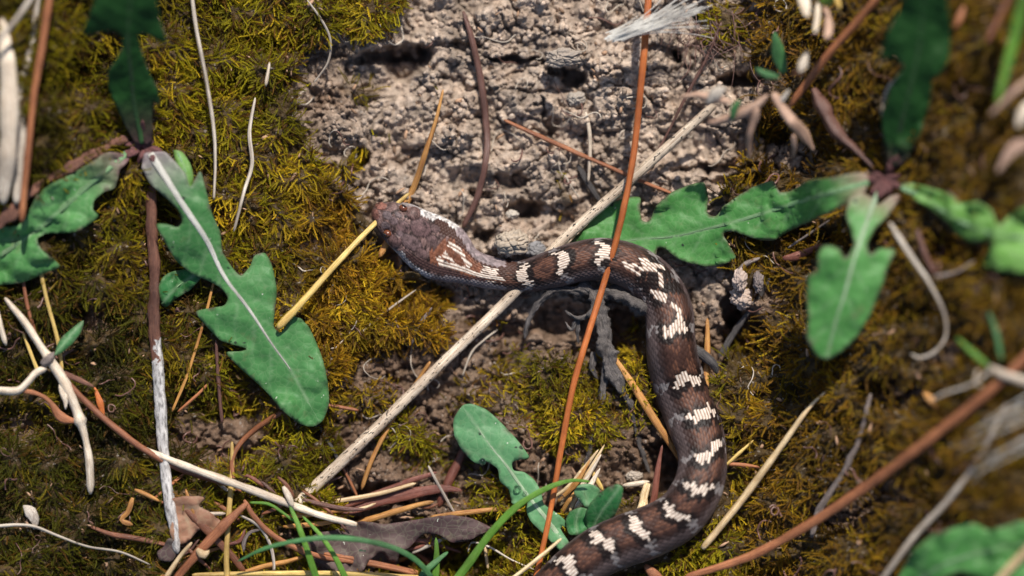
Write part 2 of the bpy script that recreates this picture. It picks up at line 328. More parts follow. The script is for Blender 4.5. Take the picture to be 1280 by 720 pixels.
ML = dict(
    main=m_leaf("dandelion_leaf", (.050, .175, .050), (.085, .25, .078), (.30, .24, .25)),
    left=m_leaf("dandelion_leaf_bright", (.07, .23, .06), (.11, .29, .095), (.20, .10, .11)),
    shadedl=m_leaf("dandelion_leaf_shade_in_colour", (.008, .045, .006), (.013, .06, .010), (.06, .03, .03), trans=.08, vein=0, flecks=False, ribtint=(.03, .10, .02), edge=(.02, .05, .02), rough=.65),  # rising leaves turned from the sun: their shade is painted into this green
    right=m_leaf("right_rosette_leaf", (.062, .22, .050), (.10, .29, .075), (.32, .22, .17)),
    fresh=m_leaf("fresh_young_leaf", (.12, .30, .05), (.17, .36, .08), (.2, .2, .08)),
    small=m_leaf("seedling_leaf", (.10, .26, .11), (.14, .34, .15), (.2, .4, .12)),
    deep=m_leaf("seedling_dark_leaf", (.03, .16, .04), (.045, .2, .06), (.1, .2, .05)),
    dead=m_leaf("dead_leathery_leaf", (.06, .036, .036), (.17, .12, .105), (.2, .14, .11), rough=.7, trans=.03, ribtint=(.07, .04, .04)),
    brownleaf=m_leaf("dry_brown_leaf", (.28, .13, .08), (.42, .24, .15), (.2, .1, .08), flecks=False, rough=.6, trans=.12, ribtint=(.2, .09, .05)),
)

# ---------------------------------------------------------------- ground mesh
f3 = fbm(GX / 50, GY / 50, 61, 4); f4 = fbm(GX / 9, GY / 9, 62, 4); f5 = fbm(GX / 150, GY / 150, 63, 3)
soilc = np.array([.51, .415, .335]) * (1 + .55 * f4[..., None] + .6 * f3[..., None])
soilb = np.array([.20, .13, .085]) * (1 + .4 * f4[..., None])
browner = np.clip(sst(330, 440, GY) * (1 - .25 * blob(GX, GY, 640, 470, 90, 60)) * 1.0 + sst(880, 1000, GX) * .6 + .45 * sst(.1, .5, f3) + .5 * sst(480, 400, GX), 0, 1)[..., None]  # share of darker, browner soil: lower part, both sides and random patches
sc_ = soilc * (1 - browner) + soilb * browner
und = np.array([.075, .045, .010]) * (1 + .5 * f4[..., None])
mm = sst(.25, .75, MM)[..., None]
gc_ = np.clip(sc_ * (1 - mm) + und * mm, .01, 1)
V = W(GX, GY, HZ).reshape(-1, 3)
tag(mk("ground", V, gridfaces(len(gy), len(gx))[:, ::-1], M_GROUND, colors=gc_.reshape(-1, 3)), "bare crumbly pinkish grey soil of the bank with holes and cracks", kind="structure")

# ---------------------------------------------------------------- the snake's spine
HEAD = [((466, 261), (464.5, 269)), ((471, 255), (467, 279)), ((487, 252.5), (474, 290)), ((502, 253), (483, 303)), ((516, 256), (494, 314)), ((532, 263), (506, 327)),
        ((548, 269), (520, 340)), ((563, 276), (538, 348.5)), ((577, 285.5), (556, 352)), ((587, 298), (574, 354)), ((595, 311), (590, 357)), ((607, 318), (604, 360))]
BODY = [(622, 342.5, 19.5), (640, 345, 19), (662, 344, 20.5), (690, 337, 24), (720, 328, 26), (750, 324, 27.5), (780, 330, 29), (806, 344, 30.5), (825, 364, 31), (836, 390, 31.5), (838, 420, 32), (841, 450, 33.5), (849, 480, 35), (860, 508, 35.5), (870, 536, 34.5),
        (877, 563, 32), (877, 592, 32), (867, 621, 33), (846, 647, 33.5), (812, 665, 34), (778, 677, 34), (746, 692, 33), (719, 713, 32.5), (694, 738, 32.5), (665, 768, 32), (630, 798, 31), (580, 826, 28), (520, 850, 24), (460, 872, 18), (410, 900, 12), (380, 940, 7), (365, 975, 2.5)]
HZs = [4, 9, 12, 14.5, 16, 17, 17.5, 17.5, 17, 16, 15.5, 15.5]
rows = []
for (a, b), hz in zip(HEAD, HZs):
    a = np.array(a); b = np.array(b); c = (a + b) / 2; s = (a - b) / 2; rows.append([*c, *s, hz])
BODY = [(x, y, h_ * (.96 if q > 3 else 1)) for q, (x, y, h_) in enumerate(BODY)]
BC = np.array(BODY); tg = np.gradient(BC[:, :2], axis=0); tg /= np.linalg.norm(tg, axis=1)[:, None]
for (x, y, hw), t in zip(BODY, tg): rows.append([x, y, t[1] * hw, -t[0] * hw, hw * .84])   # left of travel = (ty,-tx) with y down
SP, _ = resample(catmull(np.array(rows), 24), 1.15)
sC = SP[:, :2]; sS = SP[:, 2:4]; sH = np.maximum(SP[:, 4], 1); sW = np.linalg.norm(sS, axis=1)
sS = sS / sW[:, None]; sA = np.r_[0, np.cumsum(np.hypot(*np.diff(sC, axis=0).T))]
gz = GH(sC[:, 0], sC[:, 1]); k = np.exp(-(np.arange(-60, 61) / 30.) ** 2); k /= k.sum()
gz = np.convolve(np.pad(gz, 60, 'edge'), k, 'valid')
sZ = gz + sH * .92 + 3 + 17 * np.exp(-(sA / 80) ** 2)          # the head is held a little off the soil
sTop = sZ + sH
def arc_at(x, y): return sA[np.argmin(np.hypot(sC[:, 0] - x, sC[:, 1] - y))]
def snake_clear(x, y, f=.95, pad=0):
    """True where (x, y) is not under the snake"""
    out = np.ones(len(x), bool)
    for i in range(0, len(sC), 8): out &= np.hypot(x - sC[i, 0], y - sC[i, 1]) > sW[i] * f + pad * (2.4 if sA[i] < 190 and pad else 1)
    return out

# ---------------------------------------------------------------- sticks, needles, stalks
def tube(name, pts, width, mat, parent=None, lift=6, flat=1.0, z=None, jit=.08, taper=(.5, .25), sides=10, step=4, sig=14, seed=0, node=None, cap=True, rg=0):
    """pts: (x, y) photo pixels; width: px, one or a list along the length; lift: height over the ground envelope (one or a list); z: absolute"""
    P = catmull(pts, 12) if len(pts) > 2 else np.array(pts, float); P, t = resample(P, step)
    n = len(P); u = t / t[-1]
    wd = np.interp(u, np.linspace(0, 1, len(width)), width) if isinstance(width, (list, tuple)) else np.full(n, float(width))
    lf = np.interp(u, np.linspace(0, 1, len(lift)), lift) if isinstance(lift, (list, tuple)) else float(lift)
    if z is not None: zz = np.interp(u, np.linspace(0, 1, len(z)), z) if isinstance(z, (list, tuple)) else np.full(n, float(z))
    else: zz = base(P, sig) + lf + wd * .5 * flat
    e = t[-1]; ends = np.clip(t / max(wd[0] * 1.2, 3), 0, 1) ** .5; ende = np.clip((e - t) / max(wd[-1] * 1.2, 3), 0, 1) ** .5
    wd = wd * (taper[0] + (1 - taper[0]) * ends) * (taper[1] + (1 - taper[1]) * ende)
    sd_ = seed or (int(abs(pts[0][0]) * 7 + abs(pts[0][1]) * 13) + 5)
    wd = wd * (1 + jit * 2.2 * gnoise(t / 28, t * 0 + sd_ * .37, sd_)) 
    if node:
        for q in node: wd = wd * (1 + .45 * np.exp(-((u - q) * e / (wd.mean() * .45)) ** 2))
    T = np.gradient(P, axis=0); T /= np.linalg.norm(T, axis=1)[:, None] + 1e-9
    Nn = np.stack([T[:, 1], -T[:, 0]], 1)
    wob = jit * 6 * gnoise(t / 60, t * 0 + sd_ * .91, sd_ + 3); P = P + Nn * wob[:, None]
    a = np.linspace(0, 2 * np.pi, sides, endpoint=False)
    rr = .5 * wd[:, None] * (1 + jit * .8 * np.cos(3 * a + sd_)[None])
    if rg >= 0: rr = rr * (1 + (rg or RG.get(mat, .07)) * 1.6 * (gnoise(t[:, None] / 17 + .6 * np.cos(a)[None], 1.6 * np.sin(a)[None] + sd_, sd_) + .5 * gnoise(t[:, None] / 6 + 1.3 * np.sin(a)[None], 2.6 * np.cos(a)[None] + sd_ + 9, sd_)))
    X = P[:, :1] + Nn[:, :1] * rr * np.cos(a); Y = P[:, 1:2] + Nn[:, 1:2] * rr * np.cos(a); Z = zz[:, None] + rr * flat * np.sin(a)
    v = W(X, Y, Z).reshape(-1, 3); f = gridfaces(n, sides, True)
    uv = np.stack([(np.cos(a)[None] * rr * 1.), np.repeat(t[:, None], sides, 1) + 0, (np.sin(a)[None] * rr) + sd_ % 97], -1).reshape(-1, 3)
    c0 = W(P[:1, 0], P[:1, 1], zz[:1]); c1 = W(P[-1:, 0], P[-1:, 1], zz[-1:])
    v = np.vstack([v, c0, c1]); uv = np.vstack([uv, [[0, 0, 0]], [[0, t[-1], 0]]])
    nn = n * sides; i = np.arange(sides); j = (i + 1) % sides
    f = np.vstack([f, np.stack([np.full(sides, nn), i, j, j], 1), np.stack([np.full(sides, nn + 1), (n - 1) * sides + j, (n - 1) * sides + i, (n - 1) * sides + i], 1)])
    # quads with a doubled corner become triangles
    me = bpy.data.meshes.new(name); me.from_pydata(v.tolist(), [], [tuple(dict.fromkeys(q)) for q in f[:, ::-1].tolist()])
    me.polygons.foreach_set("use_smooth", np.ones(len(me.polygons), bool))
    at = me.attributes.new("lv", 'FLOAT_VECTOR', 'POINT'); at.data.foreach_set("vector", uv.astype(np.float32).ravel())
    me.materials.append(mat); o = bpy.data.objects.new(name, me); COL.objects.link(o)
    if parent: under(o, parent)
    return o
RG = {}
def stick(name, label, cat, pts, width, mat, group=None, **k):
    return tag(tube(name, pts, width, M[mat], **k), label, cat, group)

# ---------------------------------------------------------------- leaves
LEAVES = []
def leaf(name, outline, rib, zrib, mat, parent=None, ribw=(6, 1), ribmat='rib', droop=-.10, wave=4, basecol=0, purple=.3, ribend=.97, step=4.2, seed=1, label=None, thick=1.3, fold=0, ribgeo=True, closed_n=6, veins=True, press=13):
    """outline and rib in photo pixels; zrib: heights along the rib (px over the ground plane, absolute)"""
    O = catsharp(outline, closed_n); O, _ = resample(np.vstack([O, O[:1]]), 3.2); O = O[:-1]
    R, rt = resample(catmull(rib, 14), 3)
    x0, y0 = O.min(0); x1, y1 = O.max(0)
    xs, ys = np.meshgrid(np.arange(x0, x1, step), np.arange(y0, y1, step * .87)); xs[1::2] += step / 2
    g = np.stack([xs.ravel(), ys.ravel()], 1) + RNG.normal(0, .25, (xs.size, 2))
    g = g[inpoly(g[:, 0], g[:, 1], O)]
    dd = np.array([np.min(np.hypot(O[:, 0] - q[0], O[:, 1] - q[1])) for q in g]) if len(g) else np.zeros(0); g = g[dd > step * .55]
    A = np.vstack([O, g]); n = len(O)
    r = delaunay_2d_cdt([Vector(p) for p in A.tolist()], [(i, (i + 1) % n) for i in range(n)], [list(range(n))], 1, 1e-4)
    P = np.array([tuple(v) for v in r[0]]); F = [f for f in r[2]]
    d = np.hypot(P[:, None, 0] - R[None, :, 0], P[:, None, 1] - R[None, :, 1]); i = d.argmin(1); dm = d.min(1)
    T = np.gradient(R, axis=0); T /= np.linalg.norm(T, axis=1)[:, None]
    sg = np.sign((P[:, 0] - R[i, 0]) * T[i, 1] - (P[:, 1] - R[i, 1]) * T[i, 0]); tv = rt[i]; L_ = rt[-1]
    zr = np.interp(rt, np.linspace(0, L_, len(zrib)), zrib); zs = np.convolve(np.pad(zr, 6, 'edge'), np.ones(13) / 13, 'valid')
    z = zs[i] + droop * dm + fold * dm * (sg > 0) + wave * gnoise(P[:, 0] / 34, P[:, 1] / 34, seed) * np.clip(dm / 12, 0, 1.6) + wave * .35 * gnoise(P[:, 0] / 12, P[:, 1] / 12, seed + 9) * np.clip(dm / 18, 0, 1.5)
    z = z + .7 * np.exp(-dm / 5) * -1                    # midrib groove
    de = np.min(np.hypot(P[:, None, 0] - O[None, :, 0], P[:, None, 1] - O[None, :, 1]), axis=1)
    if press: z = np.maximum(z, np.maximum.reduce([GH(P[:, 0] + a_, P[:, 1] + b_) for a_ in (-6, 0, 6) for b_ in (-6, 0, 6)]) + press)
    LEAVES.append([tuple(q) for q in O[::3]])
    col = np.zeros((len(P), 3)); col[:, 0] = np.clip(1 - tv / max(basecol, 1), 0, 1) if basecol else 0
    col[:, 1] = np.clip(purple * np.clip(1 - de / 3.5, 0, 1) + 1.3 * np.clip(1 - de / 9, 0, 1) * np.clip(gnoise(P[:, 0] / 14, P[:, 1] / 14, seed + 31) - .22, 0, 1) * 2, 0, .9)
    vs_ = tv * .9 - dm * 1.1 + 6 * gnoise(P[:, 0] / 30, P[:, 1] / 30, seed + 4)
    if veins:
        ve = np.exp(-((((vs_ / 34) % 1) - .5) * 34 / 2.3) ** 2) * np.clip((dm - 2) / 6, 0, 1) * np.exp(-dm / 34)
        col[:, 2] = ve; z = z - ve * 1.0
    me = bpy.data.meshes.new(name); me.from_pydata(W(P[:, 0], P[:, 1], z).tolist(), [], [tuple(f) for f in F])
    me.polygons.foreach_set("use_smooth", np.ones(len(me.polygons), bool))
    a = me.color_attributes.new("Col", 'FLOAT_COLOR', 'POINT'); c4 = np.ones((len(P), 4), np.float32); c4[:, :3] = col; a.data.foreach_set("color", c4.ravel())
    at = me.attributes.new("lv", 'FLOAT_VECTOR', 'POINT'); at.data.foreach_set("vector", np.stack([sg * dm, tv, 0 * tv], 1).astype(np.float32).ravel())
    me.materials.append(ML[mat]); me.update()
    if me.polygons and me.polygons[0].normal.z < 0: me.flip_normals()
    o = bpy.data.objects.new(name, me); COL.objects.link(o)
    so = o.modifiers.new("thickness", 'SOLIDIFY'); so.thickness = thick * S; so.offset = -1
    if parent: under(o, parent)
    if ribgeo:
        m_ = int(len(R) * ribend); zz = zs[:m_]
        rb = tube("midrib", [tuple(p) for p in R[:m_:4]], list(np.linspace(ribw[0], ribw[1], 5)), M[ribmat], z=list((np.maximum(zz, base(R[:m_:1], 4) + (press + 1 if press else -99)) - .6)[::4]), jit=.02, sides=8, flat=.24, taper=(.9, .3), seed=seed)
        if parent is None: bpy.context.view_layer.update()
        rb.parent = o; rb.matrix_parent_inverse = (o.parent.matrix_world @ o.matrix_parent_inverse).inverted() if o.parent else o.matrix_world.inverted()
    if label: o["label"] = label
    return o
def gh(x, y, r=14):
    a = np.arange(-r, r + 1, 4); xx, yy = np.meshgrid(x + a, y + a); return float(np.percentile(GH(xx, yy), 85))

RG.update({M['slate']: .5, M['bark']: .16, M['deadrose']: .5, M['grey']: .4, M['charcoal']: .3, M['cream']: .06, M['white']: .08, M['speckled']: .06, M['dark']: .15, M['brown']: .1, M['pinkish']: .12, M['green']: .02, M['bluegreen']: .02, M['rib']: .03, M['ribgreen']: .03, M['ribpurple']: .03})
# left rosette -------------------------------------------------------------------------------------------------
g0 = gh(180, 180)
ros = empty("dandelion_rosette", W(180, 185, g0)[()], "dandelion rosette with purple heart and long lobed leaf beside the orange moss", "wild plant")
leaf("leaf", [(180, 192), (192, 190), (206, 190), (222, 205), (232, 218), (238, 234), (250, 214), (258, 240), (266, 270), (275, 290), (278, 315), (290, 334), (301, 345), (313, 332), (318, 320), (331, 316), (340, 332), (346, 362), (344, 385), (342, 408), (350, 416), (357, 408), (366, 395), (380, 402), (390, 416), (402, 445), (410, 480), (411, 505), (404, 525), (392, 533),
               (375, 530), (352, 512), (330, 487), (302, 462), (282, 441), (301, 439), (309, 436), (296, 432), (275, 425), (258, 408), (244, 390), (262, 385), (280, 382), (285, 372), (276, 360), (262, 352), (240, 342), (220, 326), (208, 306), (195, 281), (208, 280), (222, 284), (228, 276), (222, 262), (206, 246), (188, 230), (178, 210)],
     [(188, 192), (207, 222), (230, 258), (258, 300), (280, 345), (310, 385), (340, 430), (365, 465), (384, 500)], [g0 + 22, g0 + 30, g0 + 26, 62, 58, 52, 46, 42], 'main', ros, ribw=(10, 1.2), ribmat='ribpurple', basecol=75, droop=-.12, wave=5, seed=3, ribend=.9)
leaf("leaf", [(135, 190), (150, 192), (162, 198), (150, 212), (144, 234), (130, 240), (118, 250), (116, 262), (123, 270), (105, 285), (85, 291), (60, 292), (46, 298), (52, 312), (75, 332), (55, 342), (25, 354), (-20, 356), (-80, 345), (-70, 320), (-60, 290), (-40, 285), (0, 284), (25, 280), (38, 262), (50, 240), (70, 228), (95, 215), (118, 200)],
     [(158, 192), (120, 222), (80, 258), (35, 296), (-20, 330), (-70, 350)], [g0 + 18, g0 + 30, g0 + 30, 75, 70, 60], 'left', ros, ribw=(10, 5), ribmat='ribgreen', basecol=70, droop=-.08, wave=6, seed=5, label="broad bright green leaf running off the left edge")
leaf("leaf", [(170, 180), (160, 165), (148, 140), (136, 112), (135, 90), (143, 78), (152, 62), (152, 45), (140, 38), (108, 44), (104, 38), (115, 10), (130, -25), (150, -60), (180, -70), (195, -40), (196, 0), (200, 25), (208, 55), (180, 42), (173, 46), (176, 60), (184, 85), (196, 110), (200, 132), (192, 128), (190, 150), (190, 178)],
     [(178, 180), (168, 130), (164, 90), (160, 50), (163, 0), (168, -60)], [g0 + 18, g0 + 45, g0 + 75, g0 + 105, g0 + 135, g0 + 160], 'shadedl', ros, ribw=(7, 3), ribmat='ribshaded', basecol=60, droop=-.02, fold=-.1, wave=5, seed=6, label="dark blurred leaf rising toward the viewer")
leaf("leaf", [(217, 188), (228, 190), (238, 205), (242, 222), (238, 240), (230, 236), (224, 222), (220, 205)], [(222, 190), (231, 212), (236, 236)], [g0 + 12, g0 + 26, g0 + 16], 'fresh', ros, ribw=(3, 1), ribmat='ribgreen', wave=2, seed=8, label="small bright young leaf")
leaf("leaf", [(202, 380), (198, 360), (205, 345), (222, 338), (240, 336), (252, 345), (238, 362), (222, 372), (208, 384)], [(202, 380), (222, 358), (246, 342)], [gh(210, 370) + 8, gh(230, 355) + 8, gh(245, 345) + 8], 'deep', ros, ribw=(2, 1), ribmat='ribgreen', wave=2, seed=9, label="small dark leaf tucked under the big leaf")
for q, (ex, ey, zz, wd) in enumerate(((158, 196, 22, 13), (132, 205, 20, 9), (196, 208, 24, 15), (214, 200, 16, 9), (178, 150, 40, 12), (184, 130, 30, 6), (166, 166, 20, 9), (192, 176, 18, 9), (172, 206, 14, 7), (150, 178, 16, 8), (204, 190, 16, 7))):
    under(tube("leaf_stalk", [(178 + (q % 3) * 2, 184 - (q % 2) * 4), ((178 + ex) / 2 + (q % 3 - 1) * 2, (184 + ey) / 2), (ex, ey)], [8, wd, wd * .7], M['crown'], z=[g0 + 8 + q % 4 * 2, g0 + 14 + q % 3 * 3, g0 + zz - 2], jit=.2, sides=12, flat=.6, rg=.3), ros)
dl = tube("dead_leaf_stalk", [(-10, 285), (15, 262), (40, 238), (70, 218), (95, 205), (120, 190), (142, 178), (160, 172)], [10, 16, 10, 9, 20, 18, 9, 12], M['deadrose'], ros, z=[104, 104, g0 + 46, g0 + 40, g0 + 40, g0 + 36, g0 + 25, g0 + 16], jit=.5, flat=.5, sides=12, step=3)
dl["label"] = "shrivelled brown leaf of the rosette"

# right rosette ------------------------------------------------------------------------------------------------
g1 = gh(1105, 215)
ro2 = empty("dandelion_rosette", W(1105, 218, g1)[()], "dandelion rosette whose long leaf reaches over the bend of the snake", "wild plant")
leaf("leaf", [(1085, 218), (1070, 216), (1040, 222), (1010, 226), (990, 238), (975, 240), (966, 226), (945, 232), (925, 243), (905, 258), (895, 270), (884, 266), (885, 245), (880, 228), (865, 230), (840, 240), (820, 258), (812, 276), (803, 276), (800, 262), (801, 247), (788, 246), (760, 255), (735, 280), (715, 300), (700, 318), (730, 345), (790, 340), (818, 325), (822, 310), (832, 312), (850, 325), (880, 333), (905, 330), (920, 322), (912, 308), (904, 292), (916, 289), (935, 296), (950, 300), (967, 301), (985, 290), (1015, 276), (1040, 264), (1060, 254), (1082, 240)],
     [(1086, 228), (1040, 240), (980, 258), (930, 274), (880, 287), (840, 296), (790, 300), (735, 312)], [g1 + 16, g1 + 18, 58, 46, 34, 26, 16, 8], 'right', ro2, ribw=(8, 1.5), ribmat='ribgreen', basecol=50, droop=-.05, wave=6, seed=12, ribend=.9, purple=.6)
leaf("leaf", [(1062, 248), (1058, 270), (1064, 290), (1068, 305), (1062, 318), (1056, 322), (1050, 312), (1040, 307), (1028, 308), (1022, 320), (1022, 338), (1010, 346), (1008, 370), (1010, 395), (1009, 425), (1020, 444), (1034, 450), (1052, 440), (1072, 420), (1088, 395), (1098, 370), (1106, 350), (1108, 338), (1116, 322), (1121, 312), (1100, 310), (1088, 318), (1084, 305), (1095, 285), (1110, 270), (1120, 255), (1128, 242), (1112, 246), (1098, 256), (1092, 248), (1075, 240)],
     [(1098, 240), (1088, 265), (1076, 300), (1066, 330), (1055, 370), (1044, 405), (1034, 446)], [g1 + 14, g1 + 30, g1 + 44, g1 + 44, g1 + 40, g1 + 34, g1 + 26], 'right', ro2, ribw=(7, 1.5), ribmat='rib', basecol=38, droop=-.04, wave=6, seed=14, ribend=.98, purple=.7, label="broad bright leaf pointing down with a pale midrib")
leaf("leaf", [(1125, 232), (1138, 228), (1160, 234), (1185, 242), (1202, 254), (1222, 252), (1238, 262), (1248, 282), (1262, 270), (1285, 258), (1330, 250), (1345, 300), (1320, 345), (1280, 341), (1250, 338), (1228, 330), (1238, 312), (1240, 300), (1215, 302), (1196, 292), (1188, 280), (1165, 262), (1142, 248)],
     [(1126, 234), (1160, 250), (1200, 276), (1250, 294), (1330, 300)], [g1 + 10, g1 + 24, g1 + 40, g1 + 44, g1 + 44], 'fresh', ro2, ribw=(8, 3), ribmat='ribgreen', basecol=20, droop=.04, wave=6, seed=16, label="fresh green leaf leaving the right edge")
leaf("leaf", [(1112, 205), (1106, 180), (1102, 150), (1108, 125), (1118, 100), (1130, 85), (1120, 72), (1102, 72), (1108, 45), (1125, 10), (1140, -30), (1165, -50), (1182, -10), (1188, 35), (1186, 75), (1172, 95), (1165, 100), (1162, 130), (1150, 165), (1136, 195), (1124, 208)],
     [(1118, 206), (1128, 150), (1140, 100), (1150, 50), (1158, -45)], [g1 + 12, g1 + 45, g1 + 75, g1 + 100, g1 + 140], 'shadedl', ro2, ribw=(7, 3), ribmat='ribshaded', basecol=30, droop=-.02, wave=5, seed=17, label="dark blurred leaf rising toward the viewer")
for q, (ex, ey, zz, wd) in enumerate(((1078, 226, 12, 15), (1088, 244, 18, 9), (1098, 248, 22, 12), (1130, 236, 14, 12), (1122, 194, 26, 12), (1112, 200, 18, 8), (1090, 214, 12, 8), (1126, 218, 12, 8), (1112, 246, 14, 8))):
    under(tube("leaf_stalk", [(1106 + (q % 3) * 2, 224 - (q % 2) * 4), ((1106 + ex) / 2 + (q % 3 - 1) * 2, (224 + ey) / 2), (ex, ey)], [8, wd, wd * .7], M['crown'], z=[g1 + 4 + q % 4 * 2, g1 + 10 + q % 3 * 3, g1 + zz - 2], jit=.2, sides=12, flat=.6, rg=.3), ro2)

# seedling at the bottom ---------------------------------------------------------------------------------------
g2 = gh(700, 660)
sdl = empty("lobed_seedling", W(705, 668, g2)[()], "small pale green lobed seedling with water drops between the stem and the snake", "seedling")
leaf("leaf", [(578, 507), (590, 505), (608, 512), (626, 528), (645, 548), (660, 568), (661, 573), (648, 575), (640, 578), (642, 588), (655, 590), (668, 600), (676, 614), (680, 630), (694, 640), (706, 650), (709, 658), (700, 660), (712, 680), (702, 690), (684, 672), (664, 652), (658, 638), (660, 622), (648, 632), (640, 630), (636, 612), (625, 602), (622, 586), (608, 577), (598, 580), (590, 576), (578, 564), (568, 545), (567, 524)],
     [(705, 680), (688, 655), (668, 630), (650, 606), (630, 578), (612, 556), (598, 536), (586, 518)], [g2 + 8, g2 + 14, g2 + 20, 32, 34, 34, 32, 28], 'small', sdl, ribw=(7, 1.5), ribmat='rib', droop=-.05, wave=5, seed=21, ribend=.93, purple=.15)
leaf("leaf", [(740, 668), (732, 655), (732, 640), (744, 622), (760, 609), (772, 605), (779, 610), (776, 628), (768, 645), (755, 660)], [(738, 668), (752, 640), (774, 610)], [g2 + 10, g2 + 40, g2 + 55], 'deep', sdl, ribw=(3, 1), ribmat='ribgreen', wave=3, seed=22, label="dark oval leaf nearest the snake")
leaf("leaf", [(735, 636), (724, 626), (717, 616), (724, 606), (738, 605), (750, 612), (747, 624)], [(736, 634), (732, 620), (728, 608)], [g2 + 14, g2 + 22, g2 + 24], 'small', sdl, ribw=(2, 1), ribmat='ribgreen', wave=2, seed=23)
leaf("leaf", [(730, 668), (712, 668), (707, 652), (712, 640), (726, 634), (736, 638), (736, 655)], [(722, 668), (720, 652), (724, 638)], [g2 + 8, g2 + 18, g2 + 22], 'deep', sdl, ribw=(2, 1), ribmat='ribgreen', wave=3, seed=24)
# leaf in the lower right corner
g3 = gh(1200, 690)
lc = leaf("broad_leaf", [(1128, 712), (1140, 690), (1165, 670), (1190, 660), (1218, 654), (1235, 662), (1250, 660), (1275, 652), (1310, 650), (1360, 680), (1380, 740), (1320, 770), (1260, 740), (1225, 722), (1195, 716), (1165, 735), (1130, 750), (1118, 735)],
          [(1130, 738), (1180, 706), (1230, 690), (1280, 680), (1340, 690)], [gh(1130, 738) + 16, g3 + 26, g3 + 34, g3 + 34, g3 + 30], 'right', None, ribw=(6, 2), ribmat='ribgreen', wave=7, seed=31, droop=.03)
tag(lc, "broad blurred green leaf in the lower right corner", "leaf")
lf = leaf("grass_leaf", [(68, 445), (74, 425), (88, 412), (104, 400), (103, 412), (92, 428), (78, 440)], [(68, 444), (86, 422), (104, 401)], [gh(68, 445) + 30, gh(86, 422) + 34, gh(104, 400) + 34], 'deep', None, ribw=(2, 1), ribmat='ribgreen', wave=2, seed=32)
tag(lf, "small dark green pointed leaf above the forked white stem", "leaf")
# dead leaves
dd_ = leaf("dead_leaf", [(372, 690), (395, 668), (420, 662), (450, 652), (480, 655), (505, 652), (530, 648), (562, 644), (590, 648), (614, 660), (600, 668), (585, 676), (565, 678), (548, 668), (528, 668), (512, 684), (500, 690), (496, 702), (486, 702), (478, 690), (462, 700), (452, 715), (430, 722), (400, 705)],
           [(372, 690), (430, 678), (490, 668), (560, 660), (612, 660)], [gh(400, 680) + 14, gh(430, 678) + 18, gh(490, 668) + 16, gh(560, 660) + 18, gh(600, 660) + 12], 'dead', None, wave=15, seed=33, droop=.02, veins=False, ribgeo=False)
tag(dd_, "leathery dead purple brown leaf under the pile of needles", "dead leaf")
d5 = leaf("dead_leaf", [(392, 694), (415, 690), (440, 684), (470, 686), (492, 692), (500, 702), (488, 712), (470, 708), (462, 722), (440, 730), (410, 732), (398, 715)],
           [(394, 712), (440, 704), (498, 700)], [gh(400, 700) + 8, gh(440, 704) + 12, gh(498, 700) + 6], 'dead', None, wave=13, seed=39, veins=False, ribgeo=False, press=5)
tag(d5, "lower torn piece of purple brown dead leaf under the thin copper needle", "dead leaf")
d2 = leaf("dead_leaf", [(208, 628), (222, 622), (240, 620), (256, 622), (248, 632), (262, 640), (276, 652), (268, 668), (250, 662), (236, 676), (222, 682), (212, 665), (216, 648)], [(210, 630), (232, 640), (262, 655)], [gh(215, 630) + 16, gh(232, 640) + 14, gh(262, 655) + 8], 'brownleaf', None, wave=16, seed=34, ribgeo=False)
tag(d2, "crumpled light brown leaf scrap crossed by a brown needle", "dead leaf")
d3 = leaf("dead_leaf", [(200, 700), (196, 690), (204, 684), (210, 674), (220, 676), (222, 690), (214, 702)], [(200, 700), (210, 688), (220, 678)], [gh(205, 695) + 20] * 3, 'dead', None, wave=6, seed=35, ribgeo=False)
tag(d3, "tiny grey brown leaf scrap at the foot of the peeling stem", "dead leaf")
# dried plant remains, upper right, out of focus
zc = gh(940, 130) + 85
dc = empty("dried_stalk_cluster", W(930, 125, zc)[()], "blurred cluster of dry pinkish stalks and bracts beside the dark hole", "dry stalks")
for pts, wd, mt, zz in (([(850, 122), (872, 120), (892, 124), (915, 128)], [6, 10, 12, 4], 'drypink', [zc, zc + 10, zc + 18]), ([(884, 155), (905, 150), (930, 140), (948, 130), (960, 118)], [5, 10, 11, 12, 5], 'drypink', [zc, zc + 14, zc + 22]),
                        ([(966, 116), (974, 132), (986, 148), (1000, 165), (1018, 190)], [10, 9, 12, 10, 4], 'drypink', [zc + 22, zc + 18, zc - 30]), ([(948, 135), (942, 155), (936, 180), (937, 200)], [9, 7, 5, 3], 'drypink', [zc + 20, zc + 6, zc - 18]),
                        ([(975, 130), (986, 112)], [9, 12], 'greystraw', [zc + 20, zc + 28]), ([(992, 168), (994, 185), (993, 198)], [7, 5, 4], 'drypink', [zc + 10, zc, zc - 14]), ([(884, 130), (893, 118), (908, 110)], [8, 12, 7], 'greystraw', [zc + 14, zc + 22])):
    under(tube("stalk", pts, wd, M[mt], z=zz, jit=.4, flat=.5, rg=.3, taper=(.3, .2)), dc)
for pts, wd, mt, zz in (([(915, 150), (918, 135), (925, 125)], [6, 10, 3], 'bluegreen', [zc + 18, zc + 30]), ([(945, 85), (958, 92), (975, 96)], [6, 10, 3], 'bluegreen', [zc + 20, zc + 30]), ([(980, 92), (975, 70), (968, 40)], [14, 18, 6], 'bluegreen', [zc - 20, zc])):
    under(tube("young_shoot", pts, wd, M[mt], z=zz, jit=.2, flat=.5), dc)
z4 = gh(1010, 20) + 85
d4 = empty("dried_flower_head", W(1010, 20, z4)[()], "white and brown blurred dried flower head at the top edge", "dry flower")
